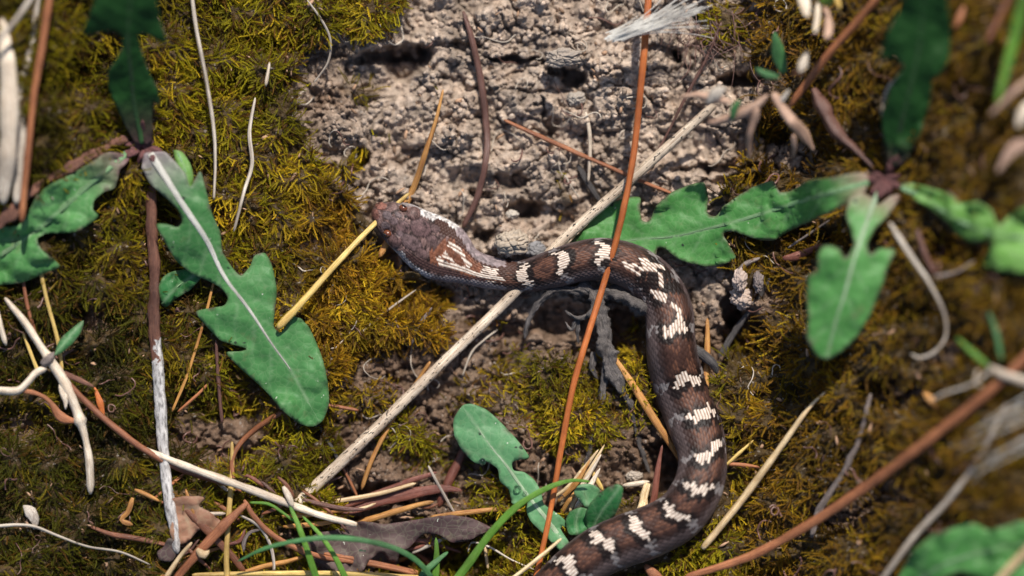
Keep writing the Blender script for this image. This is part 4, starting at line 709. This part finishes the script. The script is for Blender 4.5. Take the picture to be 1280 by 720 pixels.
# ---------------------------------------------------------------- the snake
NA = 220
a = np.linspace(0, 2 * np.pi, NA, endpoint=False)
dk = [(466, 262, 0), (560, 320, .0), (655, 343, .05), (702, 333, .28), (753, 324, .35), (822, 355, .2), (837, 405, .25), (845, 465, .35), (866, 525, .42), (878, 568, .32), (872, 608, 0), (846, 647, -.25), (790, 673, -.38), (740, 697, -.38), (694, 738, -.38), (600, 815, -.2)]
roll = np.interp(sA, [arc_at(x, y) for x, y, _ in dk], [math.asin(d) for *_, d in dk])
n = len(sC); ca, sa_ = np.cos(a), np.sin(a)
e = np.interp(sA, [0, 40, 130, 170], [.8, .76, .8, 1.0])[:, None]           # squarer section on the head
cx_ = np.sign(ca) * np.abs(ca) ** e; sz_ = np.sign(sa_) * np.abs(sa_) ** e
under_f = np.where(sa_ < 0, .78, 1.0)[None]
phi = (a[None] - np.pi / 2 + roll[:, None]); phi = (phi + np.pi) % (2 * np.pi) - np.pi      # angle from the line of the back, + towards the right flank
Xp = sC[:, :1] + sS[:, :1] * sW[:, None] * cx_; Yp = sC[:, 1:] + sS[:, 1:] * sW[:, None] * cx_; Zp = sZ[:, None] + sH[:, None] * sz_ * under_f
# scales on a staggered lattice
NR = 52; Ls = np.interp(sA, [0, 120, 200, 400], [3.8, 4.6, 6.5, 9.0]); qa = np.r_[0, np.cumsum(np.diff(sA) / Ls[1:])]
r_ = phi / (2 * np.pi) * NR; q_ = np.repeat(qa[:, None], NA, 1)
best = np.full(r_.shape, 9.); CI = np.zeros(r_.shape); CJ = np.zeros(r_.shape); FA = np.zeros(r_.shape); FB = np.zeros(r_.shape)
for di in (0, 1):
    i_ = np.floor(r_) + di; off = .5 * (i_ % 2); j_ = np.round(q_ - off); fa = r_ - i_; fb = q_ - off - j_
    m_ = np.abs(fa) + 2 * np.abs(fb); s_ = m_ < best
    best = np.where(s_, m_, best); CI = np.where(s_, i_, CI); CJ = np.where(s_, j_ + off, CJ); FA = np.where(s_, fa, FA); FB = np.where(s_, fb, FB)
SCu = np.interp(CJ, qa, sA); SCphi = CI / NR * 2 * np.pi
hs = hsh(CI.astype(np.int64) + 100, (CJ * 2).astype(np.int64), 5); hs2 = hsh(CI.astype(np.int64) + 100, (CJ * 2).astype(np.int64), 9); hrow = hsh(CI.astype(np.int64) + 100, 0, 17)
ac = SCphi + np.pi / 2 - np.interp(SCu, sA, roll); cca = np.cos(ac)
CXc = np.interp(SCu, sA, sC[:, 0]) + np.interp(SCu, sA, sS[:, 0] * sW) * cca; CYc = np.interp(SCu, sA, sC[:, 1]) + np.interp(SCu, sA, sS[:, 1] * sW) * cca
onhead = 1 - sst(95, 150, SCu)
def c3(t): return np.array(t)[None, None]
def mixc(A, B, t): return A * (1 - t[..., None]) + B * t[..., None]
ap = np.abs(SCphi)
brown = c3((.070, .033, .024)) * (1 + .5 * (hs[..., None] - .5)); flank = c3((.082, .058, .055)) * (1 + .45 * (hs[..., None] - .5)); blackc = c3((.010, .006, .005)); whitec = c3((.90, .78, .66))
colr = mixc(brown, flank, sst(.62, .98, ap + .12 * (hs2 - .5)))
colr = mixc(colr, colr * .55, sst(.45, .62, ap) * (1 - sst(.8, 1.0, ap)))
colr = mixc(colr, c3((.24, .10, .05)) + 0 * colr, .55 * np.exp(-(FA / .22) ** 2) * (1 - sst(.4, .65, ap)) * (hs > .35))          # coppery keels
belly = c3((.30, .27, .25)); colr = mixc(colr, belly + 0 * colr, sst(1.75, 2.1, ap))
bars = [(655, 343, 8, .9, 0), (703, 333, 8, .75, 0), (753, 324, 8, .75, 0), (849, 478, 8, .72, .0), (864, 523, 8, .75, -6), (877, 568, 8, .75, 6), (872, 610, 7, .72, 4), (846, 644, 7, .72, 5), (802, 669, 8, .72, 5), (757, 687, 8, .72, 3), (717, 715, 8, .72, 3), (680, 753, 8, .7, 0), (640, 790, 8, .7, 0), (590, 822, 7, .7, 0),
        (806, 344, 7, .0, 0), (825, 362, 6, .0, 0), (838, 410, 7, .6, 0)]
white = np.zeros(r_.shape); black = np.zeros(r_.shape); greyl = np.zeros(r_.shape); mid = np.full(r_.shape, 99.)
for x, y, w0, pm, sl in bars:
    w0 *= .56; pm *= .84
    s0 = arc_at(x, y); RI = np.round(r_); hr = hsh(RI.astype(np.int64) + 100, int(x), 17); hr2 = hsh(RI.astype(np.int64) + 100, int(x), 23); rp = RI / NR * 2 * np.pi
    du = sA[:, None] - s0 - sl * rp - 2.4 * rp + (hr - .5) * 8 + 3.2 * np.sin(rp * 5 + x)
    if pm > 0:
        ww = w0 * np.sqrt(np.clip(1 - (ap / pm) ** 2, 0, 1)); ww = w0 * 1.25 * np.sqrt(np.clip(1 - (np.abs(rp) / pm) ** 2, 0, 1)); wt = (np.abs(du) < ww * (.75 + .6 * hr2) + 1.0) & (np.abs(rp) < pm)
        white = np.maximum(white, wt)
    bz = (1 - sst(.7, .95, ap)); black = np.maximum(black, bz * ((du > -14) & (du < 16) & (np.abs(du) > w0 * .2)) * np.clip(np.where(du > 0, (20 - du) / 6, (16 + du) / 8), 0, 1))
    greyl = np.maximum(greyl, (np.abs(du + 1) < 5) * sst(.65, .8, ap) * (1 - sst(1.3, 1.7, ap)) * (hs > .25))
    mid = np.minimum(mid, np.abs(du))
def poly(pts, wdt, fine=False):
    qx, qy = (Xp + 1.3 * np.sin(np.round(r_) * 2.7 + sA[:, None] * .35), Yp + 1.3 * np.cos(np.round(r_) * 3.1)) if fine else (CXc, CYc)
    best_ = np.full(CXc.shape, 1e9)
    for (x0, y0), (x1, y1) in zip(pts[:-1], pts[1:]):
        L2 = (x1 - x0) ** 2 + (y1 - y0) ** 2; t = np.clip(((qx - x0) * (x1 - x0) + (qy - y0) * (y1 - y0)) / L2, 0, 1)
        best_ = np.minimum(best_, np.hypot(qx - x0 - t * (x1 - x0), qy - y0 - t * (y1 - y0)))
    return (best_ < wdt + 1.6 * (hs - .5)) & (ap < 1.5)
zig = poly([(786, 330), (796, 337)], 5.5) | poly([(806, 330), (822, 334)], 5.5) | poly([(820, 334), (825, 346), (827, 358)], 2.2) | poly([(818, 366), (830, 370)], 5.5) | poly([(834, 372), (844, 382), (850, 386)], 2.4) | poly([(849, 386), (851, 400), (850, 410)], 2.8) | poly([(832, 415), (852, 412)], 5)
nape = poly([(562, 304), (572, 312), (582, 326), (587, 332)], 2.6, True) | poly([(549, 322), (552, 331), (562, 332), (580, 338), (596, 342), (612, 347), (625, 348)], 2.9, True) | poly([(604, 337), (620, 340)], 2.9, True) | poly([(612, 344), (628, 349)], 2.8, True) | poly([(556, 318), (572, 330), (586, 336)], 1.5, True)
brownn = poly([(548, 318), (560, 312), (575, 326), (592, 336)], 10)
colr = mixc(colr, blackc + 0 * colr, black * .96)
colr = mixc(colr, c3((.30, .27, .26)) + 0 * colr, greyl * .6)
# head colours
headc = c3((.115, .070, .062)) * (1 + 1.9 * (hs[..., None] - .45)); colr = mixc(colr, headc + 0 * colr, onhead * (ap < 1.25))
flk = sst(1.0, 1.35, ap) * onhead; colr = mixc(colr, c3((.36, .32, .31)) * (1 + .3 * (hs[..., None] - .5)) + 0 * colr, flk * sst(20, 50, SCu))
upw = poly([(528, 267), (545, 272), (560, 279), (574, 288)], 5.5); colr = np.where((upw & (SCu < 130))[..., None], c3((.72, .66, .62)) * (.35 + .8 * hs[..., None]), colr)  # pale lip scales, with the sun's highlight along the upper jaw edge painted in
upw2 = poly([(576, 290), (586, 304), (592, 316), (604, 322), (625, 328)], 6.5); colr = np.where(upw2[..., None], c3((.22, .17, .17)) * (.5 + 1.0 * hs[..., None]), colr)
low = poly([(500, 318), (512, 332), (526, 343), (540, 348)], 6.5); colr = np.where((low & (SCu < 130))[..., None], c3((.42, .38, .37)) * (.35 + 1.0 * hs[..., None]), colr)
low2 = poly([(545, 348), (570, 350), (600, 357), (625, 362)], 6.); colr = np.where(low2[..., None], c3((.17, .14, .14)) * (.7 + .7 * hs[..., None]), colr)
drk = poly([(548, 282), (562, 292), (574, 306), (588, 324), (606, 330), (640, 334)], 7) & ~upw2 & ~nape; colr = np.where(drk[..., None], c3((.06, .026, .018)) + 0 * colr, colr)
drk2 = (poly([(508, 318), (530, 328), (560, 340), (600, 351)], 6)) & ~low & ~low2 & ~nape; colr = np.where(drk2[..., None], c3((.065, .034, .03)) + 0 * colr, colr)
colr = np.where((brownn & ~nape)[..., None], c3((.17, .065, .035)) * (.6 + .9 * hs[..., None]), colr)
zig &= hs > .16
wm = ((white > 0) & ~(onhead > .5)) | zig | nape
edge_ = np.where(zig, sst(.3, .75, np.abs(FA) * 2), sst(.3, .8, np.abs(r_ - np.round(r_)) * 2)) 
wc = whitec * (.66 + .4 * hs[..., None]); wc = mixc(wc + 0 * colr, c3((.22, .11, .065)) + 0 * colr, edge_ * .85)
colr = np.where(wm[..., None], wc, colr)
groove = sst(.78, 1.0, best); colr = colr * (1 - (.06 + .3 * onhead[..., None]) * groove[..., None])
# plates on the head: smooth shields, brow domes, snout bumps (positions in photo pixels, seen from above)
top = (sz_ > 0) & (sA[:, None] < 130)
relief = (1 - best ** 3) * .9 + np.exp(-(FA / .13) ** 2) * .75 * (1 - .5 * np.abs(FB) * 2) + FB * .8
am = np.interp(sA, [0, 60, 150, 300], [.5, .8, .7, .55])[:, None] * np.clip(1.9 - np.abs(phi), .15, 1)
plates = [(526, 285, 15, 11, 33, 2.0, (.120, .070, .068)), (514, 303, 16, 9, 33, 1.8, (.125, .080, .078)), (504, 283, 10, 7, 33, 1.2, (.115, .068, .066)), (517, 267, 8.5, 8.5, 0, 4.4, (.145, .085, .075)), (494, 301, 8.5, 8.5, 0, 4.4, (.13, .075, .07)),
          (476, 257.5, 8, 5.5, 10, 3.2, (.22, .095, .07)), (469, 268, 5.5, 7, -15, 3.0, (.20, .09, .07)), (484, 269, 6.5, 5, 30, .8, (.13, .095, .095)), (492, 276, 6, 5, 30, .8, (.12, .08, .08)), (482, 282, 6, 5, 30, .9, (.12, .085, .085)), (498, 268, 5, 4, 30, .8, (.13, .09, .09)), (500, 292, 5, 4, 30, .8, (.12, .08, .08)),
          (540, 300, 8, 6, 33, .9, (.115, .07, .066)), (527, 316, 8, 6, 33, .8, (.115, .07, .066)), (544, 286, 7, 5, 33, .8, (.115, .07, .066))]
ph = np.zeros(r_.shape); kill = np.zeros(r_.shape)
for x, y, rx, ry, rot, hh, cc in plates:
    c_, s_ = math.cos(math.radians(rot)), math.sin(math.radians(rot)); dx, dy = Xp - x, Yp - y
    q2 = ((dx * c_ + dy * s_) / rx) ** 2 + ((-dx * s_ + dy * c_) / ry) ** 2
    inn = (q2 < 1) & top; ph = np.where(inn, (hh * .6 if hh > 2.5 else hh * .5) * np.sqrt(np.clip(1 - q2, 0, 1)) + .2 + .3 * gnoise(Xp / 2.2, Yp / 2.2, 72), ph); kill = np.where(inn, 1, kill)
    colr = np.where(inn[..., None], c3(cc) * (1 + 1.1 * gnoise(Xp / 6, Yp / 6, 71) + 1.0 * gnoise(Xp / 1.7, Yp / 1.7, 73))[..., None] * (1 - .65 * sst(.72, 1, q2)[..., None]) * .95, colr)
relief = np.where(kill > 0, 0, relief * am) + ph
for x, y, rr, dep in ((504, 260, 7.5, 5.0), (484.5, 292.5, 7.5, 5.0), (480, 254.5, 2.2, 2), (466, 273, 2.2, 2)):     # eye sockets and nostrils
    d_ = np.hypot(Xp - x, Yp - y); relief = relief - dep * np.exp(-(d_ / rr) ** 2) * top
Tn = np.gradient(sC, axis=0); Tn /= np.linalg.norm(Tn, axis=1)[:, None]
nx = sS[:, :1] * ca; ny = sS[:, 1:] * ca; Xp = Xp + nx * relief; Yp = Yp + ny * relief; Zp = Zp + sa_ * relief
sv_ = W(Xp, Yp, Zp).reshape(-1, 3); sf = gridfaces(n, NA, True)
cap0 = W([sC[0, 0] - 1.2], [sC[0, 1] - .8], [sZ[0]]); cap1 = W([sC[-1, 0]], [sC[-1, 1]], [sZ[-1]])
nn = n * NA; i = np.arange(NA); j = (i + 1) % NA
sv_ = np.vstack([sv_, cap0, cap1]); cl = np.vstack([np.clip(colr, 0, 1).reshape(-1, 3), [[.2, .1, .08]], [[.1, .08, .07]]])
sk = empty("snake", W(640, 345, float(gz[200]))[()], "brown young viper with white crossbars stretched in a hooked curve over the soil", "snake")
M_SNAKE = m_vcol("snake_scales", .5, .22, 3000, .25)
f_all = np.vstack([sf, np.stack([np.full(NA, nn), i, j, np.full(NA, nn)], 1)[:0]])
body = mk("body", sv_, f_all, M_SNAKE, colors=cl)
me = body.data
capt = np.vstack([np.stack([np.full(NA, nn), i, j], 1), np.stack([np.full(NA, nn + 1), (n - 1) * NA + j, (n - 1) * NA + i], 1)])
b0 = mk("caps", sv_, capt, M_SNAKE, colors=cl)            # merged into the body below: one continuous skin
import bmesh
bm = bmesh.new(); bm.from_mesh(b0.data); bm.verts.ensure_lookup_table()
bpy.data.objects.remove(b0); bm.free()
me.vertices.add(0)
bm = bmesh.new(); bm.from_mesh(me); bm.verts.ensure_lookup_table()
for t in capt.tolist():
    try: bm.faces.new([bm.verts[q] for q in t]).smooth = True
    except ValueError: pass
bmesh.ops.recalc_face_normals(bm, faces=bm.faces[:]); bm.to_mesh(me); bm.free()
under(body, sk)
M_IRIS = m_plain("amber_iris", (.15, .045, .018), .2, .6, .5); M_PUPIL = m_plain("black_pupil", (.005, .005, .005), .08, .6, 1.0)
def ball(name, x, y, z, r, mat, parent, sx=1, sy=1, sz=1, rot=0):
    bm = bmesh.new(); bmesh.ops.create_uvsphere(bm, u_segments=20, v_segments=14, radius=1)
    me = bpy.data.meshes.new(name); bm.to_mesh(me); bm.free(); me.materials.append(mat); me.polygons.foreach_set("use_smooth", np.ones(len(me.polygons), bool))
    v = np.array([tuple(q.co) for q in me.vertices]) * [sx, sy, sz] * r; c_, s_ = math.cos(rot), math.sin(rot)
    v = np.stack([v[:, 0] * c_ - v[:, 1] * s_, v[:, 0] * s_ + v[:, 1] * c_, v[:, 2]], 1)
    me.vertices.foreach_set("co", W(x + v[:, 0], y + v[:, 1], z + v[:, 2]).astype(np.float32).ravel()); o = bpy.data.objects.new(name, me); COL.objects.link(o)
    me.flip_normals(); return under(o, parent) if parent else o
ei = np.argmin(np.hypot(sC[:, 0] - 494, sC[:, 1] - 279)); ez = sZ[ei] + sH[ei] * .52
for x, y, px_, py_ in ((504, 260.5, 1.0, -3.2), (484.5, 292.0, -3.2, 1.4)):
    eye = ball("eye", x, y, ez, 5.6, M_IRIS, sk, 1, .85, 1, .55)
    pu = ball("pupil", x + px_, y + py_, ez + 3.4, 2.6, M_PUPIL, None, 1.3, .5, 1, .55); pu.parent = eye; pu.matrix_parent_inverse = (eye.parent.matrix_world @ eye.matrix_parent_inverse).inverted()

# ---------------------------------------------------------------- moss
def shoots(name, n, region, Lr, colf, label, upright=.3, leaf_n=9, wleaf=1.5, seed=3):
    R = np.random.default_rng(seed); P = []
    x0, y0, x1, y1 = region; tot = 0
    X = R.uniform(x0, x1, n * 6); Y = R.uniform(y0, y1, n * 6)
    dens = sst(.3, .8, bil(MM, X, Y)) * (.25 + 1.0 * sst(-.45, .15, fbm(X / 34, Y / 34, 22, 3)))
    ok = (R.uniform(0, 1, len(X)) < dens); X = X[ok]; Y = Y[ok]; ok = snake_clear(X, Y, 1.0, 7)
    for O in LEAVES:
        x_, y_ = np.array(O).T; bb = (X > x_.min()) & (X < x_.max()) & (Y > y_.min()) & (Y < y_.max()) & ok
        i_ = np.where(bb)[0]; ok[i_[inpoly(X[i_], Y[i_], O)]] = False
    X = X[ok][:n]; Y = Y[ok][:n]; n = len(X)
    Z = GH(X, Y) - 3 + R.uniform(-1, 7, n)
    gxx = GH(X + 12, Y) - GH(X - 12, Y); gyy = GH(X, Y + 12) - GH(X, Y - 12)
    flow = np.arctan2(-gyy + 5.0, -gxx + 2.5) + 1.6 * fbm(X / 40, Y / 40, 88, 3) + R.normal(0, .75, n)        # azimuth in the picture plane; 1.57 = down
    th = np.clip(R.normal(upright, .3, n), -.1, 1.35)                                # rise angle
    Ln = R.uniform(*Lr, n) ; curl = R.normal(0, .5, n)
    nseg = 6; nl = leaf_n * 2
    q = np.linspace(0, 1, nseg + 1)[None]
    az = flow[:, None] + curl[:, None] * q; el = th[:, None] * (1 - .8 * q)
    st = Ln[:, None] / nseg
    dx = np.cos(az) * np.cos(el) * st; dy = np.sin(az) * np.cos(el) * st; dz = np.sin(el) * st
    sx = X[:, None] + np.cumsum(dx, 1) - dx; sy = Y[:, None] + np.cumsum(dy, 1) - dy; szz = Z[:, None] + np.cumsum(dz, 1) - dz
    # stem ribbon
    w0 = .4
    lx, ly = -np.sin(az) * w0, np.cos(az) * w0
    A = np.stack([sx + lx, sy + ly, szz], -1); B = np.stack([sx - lx, sy - ly, szz], -1)
    sv = np.stack([A, B], 2).reshape(n, -1, 3); nsv = sv.shape[1]
    k = np.arange(nseg); sf1 = np.stack([2 * k, 2 * k + 1, 2 * k + 3], 1); sf2 = np.stack([2 * k, 2 * k + 3, 2 * k + 2], 1); sfl = np.vstack([sf1, sf2])
    # leaflets: one narrow triangle each, alternating round the stem
    t = (np.arange(nl) + .5) / nl; fi = t * nseg; i0 = fi.astype(int); fr = fi - i0
    px = sx[:, i0] * (1 - fr) + sx[:, i0 + 1] * fr; py = sy[:, i0] * (1 - fr) + sy[:, i0 + 1] * fr; pz = szz[:, i0] * (1 - fr) + szz[:, i0 + 1] * fr
    a_ = az[:, i0]; e_ = el[:, i0]; side = np.where(np.arange(nl) % 2 == 0, 1., -1.)[None]
    spread = R.uniform(.5, 1.35, (n, nl)); ll = (R.uniform(2.2, 4.4, (n, nl))) * (1.05 - .45 * t[None]) * (Ln[:, None] / 26) ** .4
    up = R.uniform(-.15, .9, (n, nl))
    da = a_ + side * spread; ux, uy, uz = np.cos(da) * np.cos(up), np.sin(da) * np.cos(up), np.sin(up) + e_ * .4
    wx, wy = -np.sin(da) * wleaf * .5, np.cos(da) * wleaf * .5
    b1 = np.stack([px + wx, py + wy, pz], -1); b2 = np.stack([px - wx, py - wy, pz + .3], -1); tp = np.stack([px + ux * ll, py + uy * ll, pz + uz * ll], -1)
    lv_ = np.stack([b1, b2, tp], 2).reshape(n, -1, 3); lfl = nsv + np.arange(nl * 3).reshape(nl, 3)
    allv = np.concatenate([sv, lv_], 1); m = allv.shape[1]; fl = np.vstack([sfl, lfl])
    F = (fl[None] + (np.arange(n) * m)[:, None, None]).reshape(-1, 3)
    c = colf(X, Y, R)                                                            # n,3
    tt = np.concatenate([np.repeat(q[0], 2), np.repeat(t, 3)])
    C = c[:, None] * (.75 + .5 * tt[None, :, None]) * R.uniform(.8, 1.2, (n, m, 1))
    v = allv.reshape(-1, 3)
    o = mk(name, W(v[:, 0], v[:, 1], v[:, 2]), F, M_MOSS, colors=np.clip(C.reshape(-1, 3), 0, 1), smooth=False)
    return tag(o, label, "moss", None, "stuff")
def mosscol(X, Y, R):
    olive = np.array([.28, .245, .008]); orange = np.array([.36, .20, .014]); dark = np.array([.12, .125, .010]); rust = np.array([.36, .185, .012]); gold = np.array([.56, .42, .02])
    nz = fbm(X / 60, Y / 60, 55, 3) + R.normal(0, .22, len(X))
    def w_(c): return c[:, None]
    c = olive + 0 * w_(X)
    o = np.clip(sst(300, 420, X) * sst(700, 560, X) + .1 + nz * .8, 0, 1) * sst(190, 260, Y) * sst(560, 430, Y); c = c * (1 - w_(o)) + orange * w_(o)
    d = np.clip(sst(330, 200, X) * sst(280, 420, Y) * .9 + nz * .5, 0, 1); c = c * (1 - w_(d)) + dark * w_(d)
    r = np.clip(sst(880, 960, X) * .9 + nz * .7, 0, 1); c = c * (1 - w_(r)) + rust * w_(r)
    g = np.clip(nz * 1.5 - .15 + .6 * blob(X, Y, 700, 490, 90, 60) + .4 * blob(X, Y, 450, 400, 50, 50) + .45 * blob(X, Y, 330, 190, 70, 60), 0, .85); c = c * (1 - w_(g)) + gold * w_(g)
    dd = R.uniform(0, 1, len(X)) < .24; c = c * (1 - .38 * sst(900, 1000, X)[:, None]) * (1 - .3 * (sst(330, 200, X) * sst(250, 420, Y))[:, None]); c[dd] = np.array([.16, .08, .014]) * R.uniform(.4, 1.4, (dd.sum(), 1))
    return c * R.uniform(.35, 1.35, (len(X), 1)) * (1.12 - .5 * sst(0, .32, fbm(X / 85, Y / 85, 57, 3)) - .34 * sst(270, 120, X))[:, None]
shoots("moss", 27000, (-90, -90, 560, 810), (9, 25), mosscol, "yellow green feathery moss left of the soil and round the left rosette", .38, 12, .75, 3)
shoots("moss", 11000, (380, 330, 900, 780), (7, 17), mosscol, "golden short moss patches on the soil below the snake", .7, 7, .95, 4)
shoots("moss", 14000, (840, -90, 1400, 810), (9, 25), mosscol, "rusty brown moss round the right rosette", .4, 11, .95, 5)
shoots("moss", 1300, (380, 0, 960, 330), (6, 15), mosscol, "thin moss tufts on the bare soil near the top", .6, 6, 1.3, 6)

# ---------------------------------------------------------------- crumbs, rootlets, chips
def scatter(name, n, region, size, mat, colf, label, kindw, maskf, flat=(.5, .9), elong=(1, 1.4), seed=9, zoff=0):
    R = np.random.default_rng(seed); bm = bmesh.new(); bmesh.ops.create_icosphere(bm, subdivisions=1, radius=1); bv = np.array([tuple(v.co) for v in bm.verts]); bf = np.array([[v.index for v in f.verts] for f in bm.faces]); bm.free()
    x0, y0, x1, y1 = region; X = R.uniform(x0, x1, n * 5); Y = R.uniform(y0, y1, n * 5); ok = R.uniform(0, 1, len(X)) < maskf(X, Y); X = X[ok]; Y = Y[ok]; ok = snake_clear(X, Y, .9); X = X[ok][:n]; Y = Y[ok][:n]; n = len(X)
    s = size[0] + (size[1] - size[0]) * R.uniform(0, 1, n) ** 3.0; th = R.uniform(0, np.pi, n); el = R.uniform(*elong, n); fl = R.uniform(*flat, n)
    v = bv[None] * (1 + R.uniform(-.28, .28, (n, len(bv), 1))); vx = v[..., 0] * el[:, None] * s[:, None]; vy = v[..., 1] * s[:, None] / el[:, None]; vz = v[..., 2] * s[:, None] * fl[:, None]
    x = X[:, None] + vx * np.cos(th)[:, None] - vy * np.sin(th)[:, None]; y = Y[:, None] + vx * np.sin(th)[:, None] + vy * np.cos(th)[:, None]; z = GH(X, Y)[:, None] + vz + zoff + s[:, None] * .25
    F = (bf[None, :, ::-1] + (np.arange(n) * len(bv))[:, None, None]).reshape(-1, 3); c = np.repeat(colf(X, Y, R)[:, None], len(bv), 1)
    return tag(mk(name, W(x.ravel(), y.ravel(), z.ravel()), F, mat, colors=np.clip(c.reshape(-1, 3), 0, 1), smooth=True), label, kindw, None, "stuff")
def crumbc(X, Y, R):
    c = bil(gc_[..., 0], X, Y), bil(gc_[..., 1], X, Y), bil(gc_[..., 2], X, Y)
    return np.stack(c, 1) * R.uniform(.75, 1.35, (len(X), 1))
scatter("soil_crumbs", 7000, (370, -40, 980, 680), (.7, 5.0), M_GROUND, crumbc, "loose crumbs of pinkish grey soil", "soil crumbs", lambda X, Y: 1 - sst(.3, .6, bil(MM, X, Y)), flat=(.6, .95), elong=(1, 1.25))
scatter("litter_chips", 900, (-40, -40, 1320, 760), (1.4, 5), m_vcol("litter", .6, .3), lambda X, Y, R: np.array([.30, .18, .11]) * R.uniform(.3, 1.7, (len(X), 1)), "tiny chips of dry plant litter", "litter", lambda X, Y: .35 + .65 * blob(X, Y, 400, 660, 220, 60), flat=(.15, .3), elong=(1.2, 2.4), seed=12, zoff=4)
def rootlets(name, n, region, mat, label, seed, Lr=(20, 70), wd=.6, zup=3):
    R = np.random.default_rng(seed); V_, F_, U_ = [], [], []
    for _ in range(n):
        x, y = R.uniform(region[0], region[2]), R.uniform(region[1], region[3]); a_ = R.uniform(0, 6.28); L_ = R.uniform(*Lr); b = len(V_); m = 14; cu = 0; w2 = wd * R.uniform(.6, 1.6)
        pts = []
        for k in range(m): pts.append((x, y, a_)); cu = .7 * cu + R.normal(0, .28); a_ += cu; x += math.cos(a_) * L_ / m; y += math.sin(a_) * L_ / m
        P_ = np.array(pts)[:, :2]; h = np.maximum(base(P_, 2), GH(P_[:, 0], P_[:, 1])) + zup + 2 * np.sin(np.linspace(0, 9, m) + L_)
        for (x_, y_, aa), z_ in zip(pts, h):
            V_ += [(x_ - math.sin(aa) * w2, y_ + math.cos(aa) * w2, z_ - .3), (x_, y_, z_ + w2), (x_ + math.sin(aa) * w2, y_ - math.cos(aa) * w2, z_ - .3)]; U_ += [(0, 0, 0)] * 3
        for k in range(m - 1):
            for q in (0, 1): F_.append((b + 3 * k + q, b + 3 * k + 1 + q, b + 3 * k + 4 + q, b + 3 * k + 3 + q))
    v = np.array(V_); return tag(mk(name, W(v[:, 0], v[:, 1], v[:, 2]), F_, M[mat], uv=np.array(U_, float)), label, "rootlets", None, "stuff")
rootlets("rootlets", 60, (380, 0, 980, 640), 'hair', "fine pale rootlets lying over the bare soil", 5)
rootlets("rootlets", 80, (380, 0, 1000, 660), 'dark', "fine dark rootlets over the bare soil", 6, (15, 60), .7)
rootlets("rootlets", 50, (0, 330, 380, 720), 'dark', "thin brown fibres in the moss at the lower left", 7, (15, 50), .8, 8)
rootlets("rootlets", 50, (930, 0, 1280, 720), 'dark', "thin brown fibres in the moss on the right", 8, (15, 60), .9, 9)
# clods and pebbles one can pick out
M_CLOD = m_vcol("clod", .7, .35, 1500, .9)
def clod(name, x, y, rx, ry, rz, col, label, cat, seed, lift=0):
    bm = bmesh.new(); bmesh.ops.create_icosphere(bm, subdivisions=5, radius=1); me = bpy.data.meshes.new(name); bm.to_mesh(me); bm.free()
    v = np.array([tuple(q.co) for q in me.vertices]); d = v / np.linalg.norm(v, axis=1)[:, None]
    f1, f2, cc = worley(d[:, 0] * 2.4 + d[:, 2] * 1.3 + seed, d[:, 1] * 2.4 - d[:, 2] + seed * 2, seed); g1, _, _ = worley(d[:, 0] * 7 + d[:, 2] * 3, d[:, 1] * 7 + seed - d[:, 2] * 2, seed + 1)
    r = .82 + .3 * (cc - .5) + .18 * sst(0, .25, f2 - f1) - .07 * g1 + .22 * fbm(d[:, 0] * 1.6 + seed, d[:, 1] * 1.6 + d[:, 2], seed, 4)
    v = d * r[:, None] * [rx, ry, rz]; z0 = gh(x, y, 6) + rz * .35 + lift
    me.vertices.foreach_set("co", W(x + v[:, 0], y + v[:, 1], z0 + v[:, 2]).astype(np.float32).ravel()); me.flip_normals(); me.polygons.foreach_set("use_smooth", np.ones(len(me.polygons), bool))
    a_ = me.color_attributes.new("Col", 'FLOAT_COLOR', 'POINT'); c4 = np.ones((len(v), 4), np.float32); c4[:, :3] = np.array(col) * (1 + .35 * (g1 - .5))[:, None]; a_.data.foreach_set("color", c4.ravel())
    me.materials.append(M_CLOD); o = bpy.data.objects.new(name, me); COL.objects.link(o); return tag(o, label, cat)
clod("soil_clod", 640, 303, 22, 17, 15, (.42, .34, .26), "tan rounded soil clod directly above the snake's neck", "soil clod", 3)
clod("soil_clod", 720, 124, 13, 10, 9, (.36, .31, .26), "small clod just below the round burrow hole", "soil clod", 4)
clod("soil_clod", 640, 268, 8, 6, 6, (.55, .48, .40), "pale pea sized clod above the tan one", "soil clod", 5)
clod("pebble", 928, 372, 17, 14, 11, (.50, .38, .31), "pinkish pebble under the long green leaf", "pebble", 6, 4)
clod("pebble", 925, 350, 9, 15, 9, (.44, .34, .29), "upright pinkish pebble touching the leaf's lower edge", "pebble", 7, 6)
clod("pebble", 948, 352, 7, 14, 8, (.20, .16, .15), "slim dark grey pebble beside the pinkish one", "pebble", 8, 6)
clod("soil_clod", 704, 72, 24, 12, 10, (.34, .28, .23), "dark clod forming the roof of the burrow hole", "soil clod", 9, 2)
clod("soil_clod", 668, 312, 16, 10, 9, (.22, .21, .21), "slate grey clod between the tan clod and the pale stem", "soil clod", 10)
clod("soil_clod", 792, 595, 10, 7, 6, (.42, .35, .28), "small pale clod above the white twig stub", "soil clod", 11)
# water drops on the seedling
mw, N, L, B = nodes("water"); B.inputs["Transmission Weight"].default_value = 1; B.inputs["Roughness"].default_value = 0; B.inputs["IOR"].default_value = 1.33
for x, y, r, lb in ((603, 577, 4.5, "water drop hanging in the notch of the seedling leaf"), (647, 611, 5.0, "larger water drop below the seedling leaf's midrib"), (656, 617, 3.0, "small water drop beside the larger one"), (702, 622, 3.5, "water drop below the splinters")):
    o = ball("water_drop", x, y, 36 if r != 3.5 else g2 + 14, r, mw, None); o.data.update(); tag(o, lb, "water drop", None)
